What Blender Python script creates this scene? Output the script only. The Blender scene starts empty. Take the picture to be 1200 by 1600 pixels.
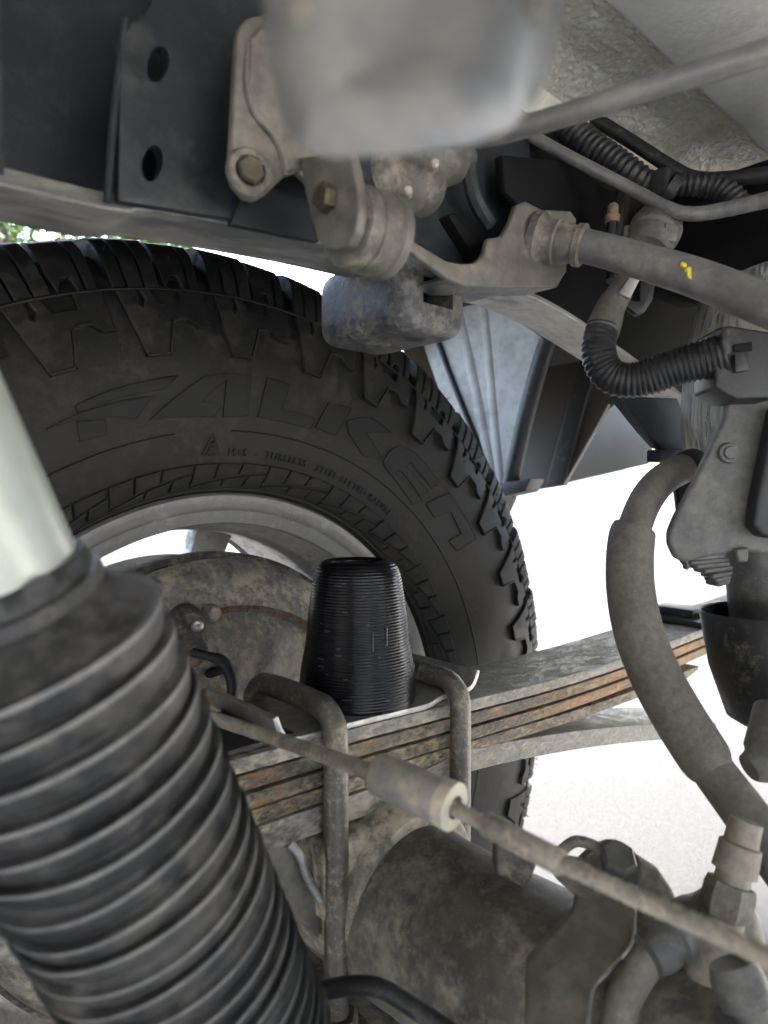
import bpy, bmesh, math, random
from mathutils import Vector, Matrix, noise as mnoise
random.seed(7)
rad = math.radians
V = Vector
scn = bpy.context.scene
col = scn.collection

# ------------------------------------------------------------------ camera
FPX = 1050.0                      # focal length in pixels of the 1200x1600 photograph
YAW, PITCH = rad(42.4), rad(-1.9)
CAM = V((-.247, -.446, .6085))
fw = V((math.sin(YAW)*math.cos(PITCH), math.cos(YAW)*math.cos(PITCH), math.sin(PITCH)))
rt = V((math.cos(YAW), -math.sin(YAW), 0))
up = rt.cross(fw)
cd = bpy.data.cameras.new('camera'); cam = bpy.data.objects.new('camera', cd); col.objects.link(cam)
cam.matrix_world = Matrix(((rt.x, up.x, -fw.x, CAM.x), (rt.y, up.y, -fw.y, CAM.y), (rt.z, up.z, -fw.z, CAM.z), (0, 0, 0, 1)))
cd.sensor_fit = 'VERTICAL'; cd.sensor_height = 36; cd.lens = 36*FPX/1600
cd.clip_start = .01; cd.clip_end = 2000
cd.dof.use_dof = True; cd.dof.focus_distance = .43; cd.dof.aperture_fstop = cd.lens/2.3
scn.camera = cam

# ------------------------------------------------------------------ sky, sun, exposure
SUN_EL, SUN_AZ = rad(52), rad(48)       # azimuth from +Y towards +X
w = bpy.data.worlds.new('World'); scn.world = w; w.use_nodes = True
nt = w.node_tree; bg = nt.nodes['Background']
sky = nt.nodes.new('ShaderNodeTexSky'); sky.sky_type = 'NISHITA'; sky.sun_disc = False
sky.sun_elevation = SUN_EL; sky.sun_rotation = SUN_AZ; sky.dust_density = 3.0; sky.air_density = 1.0; sky.ozone_density = 1.0
nt.links.new(sky.outputs[0], bg.inputs[0]); bg.inputs[1].default_value = .12
sd = bpy.data.lights.new('sun', 'SUN'); sd.energy = 2.1; sd.angle = rad(10); sd.color = (1, .94, .85)
so = bpy.data.objects.new('sun', sd); col.objects.link(so)
sv = V((math.sin(SUN_AZ)*math.cos(SUN_EL), math.cos(SUN_AZ)*math.cos(SUN_EL), math.sin(SUN_EL)))
so.rotation_euler = sv.to_track_quat('Z', 'Y').to_euler(); so.location = (0, 0, 5)
scn.view_settings.view_transform = 'Standard'; scn.view_settings.look = 'None'
scn.view_settings.exposure = 3.6; scn.view_settings.gamma = 1
scn.render.engine = 'CYCLES'
scn.cycles.max_bounces = 10; scn.cycles.diffuse_bounces = 6; scn.cycles.glossy_bounces = 4

# ------------------------------------------------------------------ measuring: photograph pixel + known plane -> point in the place
def ray(px, py): return fw + rt*((px-600)/FPX) - up*((py-800)/FPX)
def U(px, py, Y=None, X=None, Z=None, d=None):
    v = ray(px, py)
    if d is not None: k = d
    elif Y is not None: k = (Y-CAM.y)/v.y
    elif X is not None: k = (X-CAM.x)/v.x
    else: k = (Z-CAM.z)/v.z
    return CAM + v*k

# ------------------------------------------------------------------ object helpers
BASE = {}
def props(o, label=None, cat=None, group=None, kind=None):
    if label: o['label'] = label
    if cat: o['category'] = cat
    if group: o['group'] = group
    if kind: o['kind'] = kind
    return o
def thing(name, label, cat, base=(0, 0, 0), group=None, kind=None):
    o = bpy.data.objects.new(name, None); col.objects.link(o); o.location = base; o.empty_display_size = .02
    BASE[o] = V(base)
    return props(o, label, cat, group, kind)
def mesh_from(geo, name, off):
    me = bpy.data.meshes.new(name)
    if isinstance(geo, bmesh.types.BMesh):
        if off.length: bmesh.ops.translate(geo, verts=geo.verts, vec=-off)
        bmesh.ops.recalc_face_normals(geo, faces=geo.faces)
        geo.to_mesh(me); geo.free()
    else:
        vs, fs = geo
        me.from_pydata([V(v)-off for v in vs], [], fs)
        bm = bmesh.new(); bm.from_mesh(me); bmesh.ops.recalc_face_normals(bm, faces=bm.faces); bm.to_mesh(me); bm.free()
    return me
def obj(name, geo, mat, parent=None, smooth=35, base=None, **kw):
    off = BASE[parent] if parent is not None else (V(base) if base is not None else V((0, 0, 0)))
    me = mesh_from(geo, name, off)
    if mat: me.materials.append(mat)
    if smooth:
        me.polygons.foreach_set('use_smooth', [True]*len(me.polygons)); me.set_sharp_from_angle(angle=rad(smooth))
    o = bpy.data.objects.new(name, me); col.objects.link(o)
    if parent is not None: o.parent = parent
    else: o.location = off
    BASE[o] = off
    return props(o, **kw)

# ---- shapes
def catmull(pts, sub):
    n = len(pts); out = []
    for i in range(n-1):
        p0, p1, p2, p3 = pts[max(i-1, 0)], pts[i], pts[i+1], pts[min(i+2, n-1)]
        for k in range(sub):
            t = k/sub
            out.append(tuple(.5*((2*b)+(-a+c)*t+(2*a-5*b+4*c-d)*t*t+(-a+3*b-3*c+d)*t**3) for a, b, c, d in zip(p0, p1, p2, p3)))
    out.append(tuple(pts[-1])); return out
def resample(path, step):
    out = [path[0]]; acc = 0
    for a, b in zip(path[:-1], path[1:]):
        L = (V(b[:3])-V(a[:3])).length
        if L < 1e-9: continue
        pos = step-acc
        while pos <= L:
            t = pos/L; out.append(tuple(x+(y-x)*t for x, y in zip(a, b))); pos += step
        acc = (acc+L) % step
    return out
def sweep(path, n=16, shape=None):
    """path: (x,y,z,r); shape(phi, s) multiplies the radius"""
    P = [V(p[:3]) for p in path]; m = len(P); vs = []; fs = []
    T = [((P[min(i+1, m-1)]-P[max(i-1, 0)]).normalized()) for i in range(m)]
    N = T[0].orthogonal().normalized(); s = 0
    for i in range(m):
        if i: s += (P[i]-P[i-1]).length
        N = (N-T[i]*N.dot(T[i])).normalized(); B = T[i].cross(N)
        for k in range(n):
            a = 2*math.pi*k/n; r = path[i][3]*(shape(a, s) if shape else 1)
            vs.append(P[i]+N*(r*math.cos(a))+B*(r*math.sin(a)))
    for i in range(m-1):
        for k in range(n):
            fs.append((i*n+k, i*n+(k+1) % n, (i+1)*n+(k+1) % n, (i+1)*n+k))
    fs.append(tuple(range(n-1, -1, -1))); fs.append(tuple(range((m-1)*n, m*n)))
    return vs, fs
def tube(pts, n=16, sub=8): return sweep(catmull([tuple(p) for p in pts], sub), n)
def loom(pts, pitch=.0035, depth=.1, n=20, sub=12):
    path = resample(catmull([tuple(p) for p in pts], sub), pitch/4)
    q = [1, 1, 1-depth, 1-depth]
    return sweep([(p[0], p[1], p[2], p[3]*q[i % 4]) for i, p in enumerate(path)], n)
def lathe(p0, axis, prof, n=32, close=True):
    """prof: (t along axis, r)"""
    p0 = V(p0); ax = V(axis).normalized(); a = ax.orthogonal().normalized(); b = ax.cross(a); vs = []; fs = []
    for t, r in prof:
        for k in range(n):
            f = 2*math.pi*k/n; vs.append(p0+ax*t+a*(r*math.cos(f))+b*(r*math.sin(f)))
    m = len(prof)
    for i in range(m-1):
        for k in range(n): fs.append((i*n+k, i*n+(k+1) % n, (i+1)*n+(k+1) % n, (i+1)*n+k))
    if close: fs.append(tuple(range(n-1, -1, -1))); fs.append(tuple(range((m-1)*n, m*n)))
    return vs, fs
def prism(pts, ext, bev=0, seg=2):
    bm = bmesh.new(); vs = [bm.verts.new(p) for p in pts]; f = bm.faces.new(vs)
    r = bmesh.ops.extrude_face_region(bm, geom=[f])
    bmesh.ops.translate(bm, verts=[e for e in r['geom'] if isinstance(e, bmesh.types.BMVert)], vec=V(ext))
    bm.faces.ensure_lookup_table()
    if not any(len(x.verts) == len(pts) and x != f and all(v in x.verts for v in vs) for x in bm.faces) and not f.is_valid: pass
    bmesh.ops.recalc_face_normals(bm, faces=bm.faces)
    if bev: bmesh.ops.bevel(bm, geom=list(bm.edges), offset=bev, segments=seg, affect='EDGES', profile=.6, clamp_overlap=True)
    return bm
def plate(px, ext, bev=.0008, seg=2, **pl): return prism([U(a, b, **pl) for a, b in px], ext, bev, seg)
def box(lo, hi, bev=.002, seg=2):
    x0, y0, z0 = lo; x1, y1, z1 = hi
    return prism([(x0, y0, z0), (x1, y0, z0), (x1, y1, z0), (x0, y1, z0)], (0, 0, z1-z0), bev, seg)
def join(*geos):
    bm = bmesh.new()
    for g in geos:
        if isinstance(g, bmesh.types.BMesh):
            t = bpy.data.meshes.new('t'); g.to_mesh(t); g.free()
        else:
            t = bpy.data.meshes.new('t'); t.from_pydata([V(v) for v in g[0]], [], g[1])
        bm.from_mesh(t); bpy.data.meshes.remove(t)
    return bm
def extrude_path(pts, ext, thick):
    """ribbon of given thickness along pts (list of Vector), extruded by ext; thickness upwards normal in the X-Z plane"""
    n = len(pts); top = []; bot = []
    for i, p in enumerate(pts):
        t = (pts[min(i+1, n-1)]-pts[max(i-1, 0)]).normalized(); nrm = V((-t.z, 0, t.x))
        th = thick[i] if isinstance(thick, (list, tuple)) else thick
        top.append(p); bot.append(p-nrm*th)
    return prism(top+bot[::-1], ext, .0009, 2)
def lump(balls, res=.004):
    """organic body: union of ellipsoids, remeshed into one skin. balls: (centre, (rx,ry,rz))"""
    bm = bmesh.new()
    for c, r in balls:
        m = Matrix.Translation(c) @ Matrix.Diagonal((*r, 1))
        bmesh.ops.create_icosphere(bm, subdivisions=3, radius=1, matrix=m)
    me = bpy.data.meshes.new('t'); bm.to_mesh(me); bm.free()
    o = bpy.data.objects.new('t', me); col.objects.link(o)
    md = o.modifiers.new('r', 'REMESH'); md.mode = 'VOXEL'; md.voxel_size = res
    ms = o.modifiers.new('s', 'SMOOTH'); ms.iterations = 4; ms.factor = .5
    dg = bpy.context.evaluated_depsgraph_get(); me2 = bpy.data.meshes.new_from_object(o.evaluated_get(dg))
    bm = bmesh.new(); bm.from_mesh(me2); bpy.data.objects.remove(o); bpy.data.meshes.remove(me); bpy.data.meshes.remove(me2)
    return bm
def hexbolt(c, axis, r, h):
    c = V(c); ax = V(axis).normalized()
    head = lathe(c, ax, [(0, r), (h*.85, r), (h, r*.86)], 6)
    wash = lathe(c-ax*.001, ax, [(0, r*1.45), (h*.22, r*1.45), (h*.3, r*1.3)], 28)
    return wash, head

# ------------------------------------------------------------------ materials
def mat(name, base, var=None, dirt=None, amt=.45, scale=25, rough=.6, metal=0., bump=.25, bscale=300, bdist=.0006,
        drough=.9, wave=None, stretch=None, rust=None, rust_amt=.4, speck=0, vscale=None, coat=0, sf=3.5, rust_x=None, soft=1., dop=.95):
    m = bpy.data.materials.new(name); m.use_nodes = True; t = m.node_tree; n = t.nodes; L = t.links.new
    b = n['Principled BSDF']; tc = n.new('ShaderNodeTexCoord'); src = tc.outputs['Object']
    if stretch:
        mp = n.new('ShaderNodeMapping'); mp.inputs['Scale'].default_value = stretch; L(src, mp.inputs[0]); src = mp.outputs[0]
    def noise(sc, det=6, ro=.6, off=0):
        x = n.new('ShaderNodeTexNoise'); x.inputs['Scale'].default_value = sc; x.inputs['Detail'].default_value = det; x.inputs['Roughness'].default_value = ro
        if off:
            mp = n.new('ShaderNodeMapping'); mp.inputs['Location'].default_value = (off, off*.7, -off); L(src, mp.inputs[0]); L(mp.outputs[0], x.inputs[0])
        else: L(src, x.inputs[0])
        return x.outputs[0]
    def ramp(s, a, c):
        r = n.new('ShaderNodeMapRange'); r.inputs[1].default_value = a; r.inputs[2].default_value = c; L(s, r.inputs[0]); return r.outputs[0]
    def mix(f, a, c):
        x = n.new('ShaderNodeMix'); x.data_type = 'RGBA'
        L(f, x.inputs[0])
        for k, v in ((6, a), (7, c)):
            if isinstance(v, (tuple, list)): x.inputs[k].default_value = (*v, 1)
            else: L(v, x.inputs[k])
        return x.outputs[2]
    var = var or tuple(c*.6 for c in base)
    scale = scale*sf
    def add2(p, wp, q, wq):
        x = n.new('ShaderNodeMath'); x.operation = 'MULTIPLY'; x.inputs[1].default_value = wp; L(p, x.inputs[0])
        y = n.new('ShaderNodeMath'); y.operation = 'MULTIPLY_ADD'; y.inputs[1].default_value = wq; L(q, y.inputs[0]); L(x.outputs[0], y.inputs[2]); return y.outputs[0]
    c = mix(ramp(noise(vscale or scale*2.2, 10, .7), .38, .62), base, var)
    ro = None
    if rust:
        rs_ = noise(scale*.9, 10, .75, 3.1)
        if rust_x:
            sx_ = n.new('ShaderNodeSeparateXYZ'); L(tc.outputs['Object'], sx_.inputs[0])
            u1 = ramp(sx_.outputs[0], rust_x[0], rust_x[1]); u2 = ramp(sx_.outputs[0], rust_x[3], rust_x[2])
            mu = n.new('ShaderNodeMath'); mu.operation = 'MULTIPLY'; L(u1, mu.inputs[0]); L(u2, mu.inputs[1])
            rs_ = add2(rs_, 1, mu.outputs[0], .22)
        rf = ramp(rs_, .64-rust_amt*.3, .72-rust_amt*.2); c = mix(rf, c, rust)
    if dirt:
        th = .5+(.5-amt)*.42
        f1 = ramp(add2(noise(scale, 10, .72, 1.7), .55, noise(scale*5, 8, .7, 4.3), .45), th-.035*soft, th+.055*soft)
        f2 = ramp(noise(scale*.45, 4, .5, 7.9), .3, .55)
        fm = n.new('ShaderNodeMath'); fm.operation = 'MULTIPLY'; L(f1, fm.inputs[0])
        mf = n.new('ShaderNodeMapRange'); mf.inputs[3].default_value = .45*dop; mf.inputs[4].default_value = dop; L(f2, mf.inputs[0]); L(mf.outputs[0], fm.inputs[1]); f1 = fm.outputs[0]
        c = mix(f1, c, dirt)
        mr = n.new('ShaderNodeMapRange'); mr.inputs[3].default_value = rough; mr.inputs[4].default_value = drough; L(f1, mr.inputs[0]); ro = mr.outputs[0]
        if metal:
            mm = n.new('ShaderNodeMapRange'); mm.inputs[3].default_value = metal; mm.inputs[4].default_value = 0; L(f1, mm.inputs[0]); L(mm.outputs[0], b.inputs['Metallic'])
    elif metal: b.inputs['Metallic'].default_value = metal
    if speck:
        sp = ramp(noise(900, 2, .5, 5.3), .66, .72); sx = n.new('ShaderNodeMath'); sx.operation = 'MULTIPLY'; sx.inputs[1].default_value = speck; L(sp, sx.inputs[0])
        c = mix(sx.outputs[0], c, dirt or (.4, .38, .35))
    L(c, b.inputs['Base Color'])
    if ro is None: b.inputs['Roughness'].default_value = rough
    else: L(ro, b.inputs['Roughness'])
    b.inputs['Coat Weight'].default_value = coat
    h = noise(bscale, 8, .7)
    if dirt: h = add2(h, 1, f1, .8)
    if wave:
        wv = n.new('ShaderNodeTexWave'); wv.wave_type = 'BANDS'; wv.bands_direction = wave[0]; wv.inputs['Scale'].default_value = wave[1]; wv.inputs['Distortion'].default_value = wave[2]
        wv.inputs['Detail'].default_value = 2; L(src, wv.inputs[0])
        ad = n.new('ShaderNodeMath'); ad.operation = 'ADD'; L(h, ad.inputs[0]); L(wv.outputs['Fac'], ad.inputs[1]); h = ad.outputs[0]
    bp = n.new('ShaderNodeBump'); bp.inputs['Strength'].default_value = bump; bp.inputs['Distance'].default_value = bdist
    L(h, bp.inputs['Height']); L(bp.outputs[0], b.inputs['Normal'])
    return m
M = dict(
 ground=mat('concrete', (.62, .60, .55), (.54, .52, .475), (.36, .34, .31), .30, 3, .9, 0, .4, 60, .004, speck=.5),
 road=mat('concrete_darkened', (.064, .0635, .0625), (.058, .0575, .0565), (.047, .0466, .046), .42, 60, .9, 0, .6, 200, .003, speck=.25, soft=2),
 far=mat('asphalt_far', (.30, .30, .31), (.25, .25, .26), None, scale=1, rough=.95),
 wall=mat('pale_render', (.62, .60, .58), (.55, .54, .52), None, scale=1, rough=.9),
 leaf=mat('leaf', (.12, .19, .018), (.06, .11, .01), None, scale=1, rough=.6),
 bark=mat('bark', (.10, .075, .05), (.05, .04, .03), None, scale=8, rough=.9),
 frame=mat('frame_paint', (0.0169, 0.0209, 0.0257), (0.0223, 0.0263, 0.0311), (0.0675, 0.0635, 0.0567), .34, 6, .36, 0, .3, 320, .0006, .8, speck=.3, soft=2),
 frame_dusty=mat('frame_paint_dusty', (0.1418, 0.1418, 0.1391), (0.0810, 0.0824, 0.0837), (0.4050, 0.3780, 0.3240), .46, 10, .5, 0, .6, 300, .0006, soft=2.2, dop=.85, stretch=(.3, 1, 1)),
 frame_pale=mat('frame_underseal_pale', (0.5400, 0.5198, 0.4725), (0.4185, 0.4050, 0.3645), (0.2700, 0.2565, 0.2228), .40, 9, .6, 0, .9, 220, .0012, soft=1.4, stretch=(.5, 1, 1)),
 bracket=mat('bracket_steel_dusty', (0.1550, 0.1439, 0.1240), (0.1273, 0.1184, 0.1018), (0.2989, 0.2657, 0.2103), .40, 9, .42, .3, .3, 340, .0004, soft=2.2, dop=.75),
 cup=mat('bracket_black_scuffed', (.052, .055, .060), (.035, .037, .041), (.27, .245, .20), .45, 18, .32, 0, .6, 280, .0007, soft=1.6, dop=.75),
 cast=mat('cast_dusty', (0.1485, 0.1354, 0.1153), (0.1069, 0.0986, 0.0844), (0.3445, 0.3030, 0.2376), .44, 14, .48, .2, .6, 260, .0007, soft=1.4, dop=.85),
 block=mat('aluminium_dusty', (.17, .172, .175), (.12, .122, .125), (.30, .275, .235), .46, 7, .32, .35, .2, 120, .0006, soft=3, dop=.85),
 rubber=mat('tyre_rubber', (0.0138, 0.0130, 0.0121), (0.0100, 0.0095, 0.0089), (0.0397, 0.0354, 0.0312), .42, 9, .58, 0, .3, 700, .0004, .85, speck=.15),
 letter=mat('tyre_letter_rubber', (0.0076, 0.0072, 0.0069), (0.0062, 0.0061, 0.0058), (0.0208, 0.0189, 0.0170), .3, 20, .6, 0, .2, 700, .0003),
 rim=mat('rim_grey', (0.1951, 0.1928, 0.1836), (0.1607, 0.1584, 0.1515), (0.2984, 0.2696, 0.2295), .38, 12, .42, .3, .3, 500, .0003),
 barrel=mat('rim_barrel', (0.4819, 0.4705, 0.4532), (0.3787, 0.3672, 0.3557), (0.2754, 0.2466, 0.2124), .38, 7, .36, .3, .2, 300, .0004),
 drum=mat('drum_rusty', (0.0702, 0.0621, 0.0527), (0.0405, 0.0365, 0.0338), (0.3240, 0.2700, 0.2025), .44, 11, .7, .1, .9, 220, .0010, rust=(0.2025, 0.1148, 0.0607), rust_amt=.15, soft=1.2, dop=.95),
 backing=mat('backing_plate', (0.2295, 0.2160, 0.1958), (0.1013, 0.0918, 0.0810), (0.4050, 0.3510, 0.2767), .48, 10, .5, .25, .7, 240, .0008, rust=(0.1620, 0.0945, 0.0513), rust_amt=.2),
 spring=mat('spring_steel', (.165, .137, .10), (.055, .046, .035), (.44, .36, .245), .54, 20, .55, .1, 1.0, 320, .0010, rust=(.17, .092, .045), rust_amt=.32, stretch=(.55, 1, 1.1), soft=1.0),
 spring_rust=mat('spring_steel_rusty', (.16, .133, .10), (.055, .046, .036), (.40, .33, .225), .5, 20, .55, .1, 1.0, 320, .0010, rust=(.38, .18, .065), rust_amt=.36, rust_x=(.12, .24, .38, .56), stretch=(.5, 1, 1.1), soft=1.0),
 spring_top=mat('spring_top_dusty', (0.1951, 0.1836, 0.1629), (0.1033, 0.0976, 0.0884), (0.4819, 0.4360, 0.3557), .5, 22, .45, .2, .8, 320, .0007, stretch=(.5, 1, 1), soft=1.3),
 pad=mat('black_pad', (0.0132, 0.0132, 0.0142), (0.0189, 0.0189, 0.0198), (0.1512, 0.1296, 0.1026), .24, 16, .5, 0, .4, 260, .0007, speck=.5),
 ubolt=mat('u_bolt_steel', (0.1553, 0.1418, 0.1215), (0.1013, 0.0945, 0.0810), (0.4455, 0.3780, 0.2767), .36, 22, .4, .5, .5, 380, .0005, soft=1.3, dop=.85),
 zinc=mat('zinc_plate', (0.4590, 0.4523, 0.4320), (0.3105, 0.3065, 0.2970), (0.3510, 0.3172, 0.2633), .36, 22, .38, .7, .3, 400, .0004),
 printed=mat('printed_black_plastic', (.006, .006, .007), (.004, .004, .005), None, scale=40, rough=.27, bump=.6, bscale=150, bdist=.0003, wave=('Z', 190, .12)),
 shock=mat('shock_tube_silver', (0.4760, 0.4930, 0.4420), (0.3995, 0.4250, 0.3740), (0.3740, 0.3570, 0.2975), .28, 7, .36, .35, .2, 120, .0006),
 boot=mat('boot_rubber', (.020, .020, .021), (.036, .0355, .036), (.15, .138, .122), .43, 7, .32, 0, .5, 260, .0008, .7, soft=1.8, dop=.8),
 boot_crest=mat('boot_rubber_dust_and_light', (0.1620, 0.1607, 0.1593), (0.0945, 0.0938, 0.0932), (0.2565, 0.2430, 0.2228), .5, 14, .45, 0, .4, 260, .0006, .75, soft=2, dop=.85),  # lighter pleat crests: dust plus the light they catch, put into colour
 plastic=mat('black_plastic', (0.0173, 0.0173, 0.0182), (0.0121, 0.0121, 0.0127), (0.0918, 0.0842, 0.0734), .32, 14, .46, 0, .35, 300, .0005, speck=.35),
 plastic_grey=mat('dusty_grey_plastic', (0.1013, 0.0999, 0.0959), (0.0675, 0.0675, 0.0662), (0.2565, 0.2403, 0.2093), .40, 12, .5, 0, .4, 300, .0005, speck=.6, soft=2.2, dop=.6),
 hose=mat('grey_hose', (0.1350, 0.1229, 0.1067), (0.1013, 0.0932, 0.0810), (0.2835, 0.2565, 0.2160), .46, 22, .6, 0, .7, 420, .0006, soft=2.4, dop=.7),
 rod=mat('rod_grey', (0.1755, 0.1701, 0.1580), (0.1283, 0.1255, 0.1174), (0.3240, 0.2903, 0.2430), .38, 12, .42, .25, .3, 300, .0005, soft=2, dop=.7),
 yellow=mat('yellow_paint', (.70, .55, .05), (.55, .42, .04), None, scale=60, rough=.5),
 orange=mat('rust_tip', (0.2295, 0.1553, 0.0878), (0.1350, 0.0945, 0.0607), (0.2970, 0.2430, 0.1755), .4, 30, .8),
 rivet=mat('rivet_bright', (.7, .62, .52), (.6, .5, .4), None, scale=60, rough=.4, metal=.5),
 brass=mat('bolt_yellow_zinc', (0.1377, 0.1134, 0.0689), (0.0810, 0.0713, 0.0527), (0.1620, 0.1377, 0.1013), .4, 30, .35, .6, .4, 300, .0005),
 undercoat=mat('undercoat', (0.8000, 0.7830, 0.6615), (0.6750, 0.6210, 0.5130), (0.4050, 0.3375, 0.2430), .36, 2.5, .2, 0, .5, 420, .001, soft=3),
 bed=mat('bed_floor_paint', (0.8168, 0.7871, 0.7203), (0.6831, 0.6534, 0.5940), (0.4455, 0.3936, 0.3119), .34, 2.5, .36, 0, .5, 200, .0008, soft=3),
 canister=mat('fibrous_canister', (0.6804, 0.6710, 0.5859), (0.3780, 0.3723, 0.3213), (0.1890, 0.1852, 0.1607), .36, 16, .75, 0, 1.0, 160, .004, stretch=(1, 1, .16)),
 dirtblue=mat('bracket_blue_black', (0.0076, 0.0095, 0.0146), (0.0104, 0.0123, 0.0170), (0.0331, 0.0321, 0.0321), .25, 12, .6, 0, .3, 260, .0006),
 liner=mat('liner_dusty', (0.4455, 0.4303, 0.3949), (0.3645, 0.3544, 0.3240), (0.2632, 0.2480, 0.2228), .40, 5, .5, 0, .3, 160, .0008, speck=.3, soft=2),
 liner_dark=mat('liner_black', (0.0270, 0.0270, 0.0270), (0.0203, 0.0203, 0.0203), (0.1013, 0.0891, 0.0743), .3, 8, .5, 0, .3, 160, .0008),
 brown=mat('panel_primer_brown', (0.0567, 0.0486, 0.0405), (0.0459, 0.0392, 0.0324), None, scale=2, rough=.55, bump=.1),
 body=mat('body_paint', (0.0675, 0.0702, 0.0743), (0.0607, 0.0635, 0.0675), None, scale=5, rough=.35, bump=.05),
 sleeve=mat('cable_sleeve', (0.4050, 0.3780, 0.3375), (0.2835, 0.2700, 0.2430), (0.4860, 0.4253, 0.3240), .4, 18, .42, .3, .3, 300, .0006),
 sleeve_end=mat('cable_sleeve_end', (0.6210, 0.5670, 0.4590), (0.4590, 0.4185, 0.3375), (0.5400, 0.4590, 0.3375), .4, 30, .5, .2, .3, 300, .0006),
 rope=mat('cable_wire', (0.3780, 0.3375, 0.2835), (0.2430, 0.2187, 0.1863), (0.5670, 0.4860, 0.3780), .45, 30, .45, .3, .4, 300, .0006),
 fit=mat('brown_fitting', (0.2700, 0.2362, 0.1958), (0.1890, 0.1688, 0.1418), (0.4050, 0.3510, 0.2767), .42, 22, .45, .2, .4, 300, .0006, soft=2),
 axle=mat('axle_housing', (.155, .146, .128), (.075, .071, .063), (.36, .325, .26), .44, 9, .34, .15, .6, 280, .0008, speck=.45, soft=1.5, dop=.85, vscale=18),
 axle_dusty=mat('axle_perch_dusty', (0.2430, 0.2255, 0.1890), (0.1215, 0.1134, 0.0985), (0.4590, 0.4050, 0.3038), .5, 10, .55, .1, .7, 220, .0008),
 dark=mat('black_paint_and_shade', (0.0038, 0.0038, 0.0042), (0.0047, 0.0047, 0.0051), (0.0170, 0.0151, 0.0132), .22, 8, .65, 0, .2, 200, .0006),  # black paint; on the rear rail web it also carries occlusion shade
)

for k_, v_ in (('rubber', .3), ('letter', .3), ('frame', .35), ('dark', .2), ('boot', .4)): M[k_].node_tree.nodes['Principled BSDF'].inputs['Specular IOR Level'].default_value = v_
M['printed'].node_tree.nodes['Principled BSDF'].inputs['Specular IOR Level'].default_value = .3

# ================================================================== SETTING
def sheet(name, x0, x1, y0, y1, z, m, kind='structure'):
    return obj(name, ([(x0, y0, z), (x1, y0, z), (x1, y1, z), (x0, y1, z)], [(0, 1, 2, 3)]), m, None, 0, kind=kind)
sheet('ground', -400, 400, -400, 400, 0, M['ground'])  # kept pale to bounce light up under the truck
sheet('road', -400, 400, -.2, 24, .004, M['road'])  # visible concrete darkened against clipping; the split from paler ground is invented
sheet('pavement', -400, 400, 24, 33, .004, M['far'])
wl = thing('garden_wall', 'long pale rendered wall far across the road', 'wall', (30, 36, 0))
obj('wall', box((-30, 36, 0), (110, 36.4, 2.6), .02), M['wall'], wl); obj('coping', box((-30, 35.95, 2.6), (110, 36.45, 2.72), .02), M['wall'], wl)

def tree(base, crown_c, rx, rz, n, label, seed):
    rnd = random.Random(seed)
    t = thing('leafy_tree', label, 'tree', base, 'trees beyond the truck')
    b = V(base); c = V(crown_c)
    geos = [tube([(*b, .11), (*(b.lerp(c, .5)+V((.05, .03, 0))), .085), (*(c+V((0, 0, -rz*.2))), .05), (*(c+V((0, 0, rz*.7))), .015)], 10, 6)]
    clumps = []
    for i in range(26):
        while True:
            q = V((rnd.uniform(-1, 1), rnd.uniform(-1, 1), rnd.uniform(-1, 1)))
            if q.length < 1: break
        q = q.normalized()*(q.length**.45)
        e = c+V((q.x*rx, q.y*rx, q.z*rz)); clumps.append((e, rnd.uniform(.25, .5)*rx))
        if i < 10: geos.append(tube([(*(c+V((0, 0, -rz*.3))), .035), (*((c+e)/2+V((0, 0, -.08))), .022), (*e, .008)], 6, 4))
    obj('trunk', join(*geos), M['bark'], t)
    vs = []; fs = []
    for i in range(n):
        e, r = rnd.choice(clumps)
        p = e+V((rnd.gauss(0, r*.5), rnd.gauss(0, r*.5), rnd.gauss(0, r*.4)))
        a = V((rnd.gauss(0, 1), rnd.gauss(0, 1), rnd.gauss(0, .6))).normalized(); s = rnd.uniform(.04, .085)
        bb = a.orthogonal().normalized(); bb.rotate(Matrix.Rotation(rnd.uniform(0, 6.28), 3, a)); cc = a.cross(bb)
        k = len(vs); vs += [p-bb*s, p+cc*s*.45+a*s*.12, p+bb*s, p-cc*s*.45+a*s*.12]; fs.append((k, k+1, k+2, k+3))
    me = bpy.data.meshes.new('crown'); me.from_pydata([v-b for v in vs], [], fs); me.materials.append(M['leaf'])
    o = bpy.data.objects.new('crown', me); col.objects.link(o); o.parent = t
def az(px, py, dist):
    v = ray(px, py); v = v/math.hypot(v.x, v.y); return CAM+v*dist
c1 = az(10, 372, 9.5); tree((c1.x, c1.y, 0), c1, 1.9, 1.5, 15000, 'leafy green tree glimpsed above the tyre at the left edge', 3)
c2 = az(655, 560, 14); tree((c2.x, c2.y, 0), c2, .9, 1.2, 4000, 'leafy green tree glimpsed between the tyre and the wheel arch liner', 5)

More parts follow.
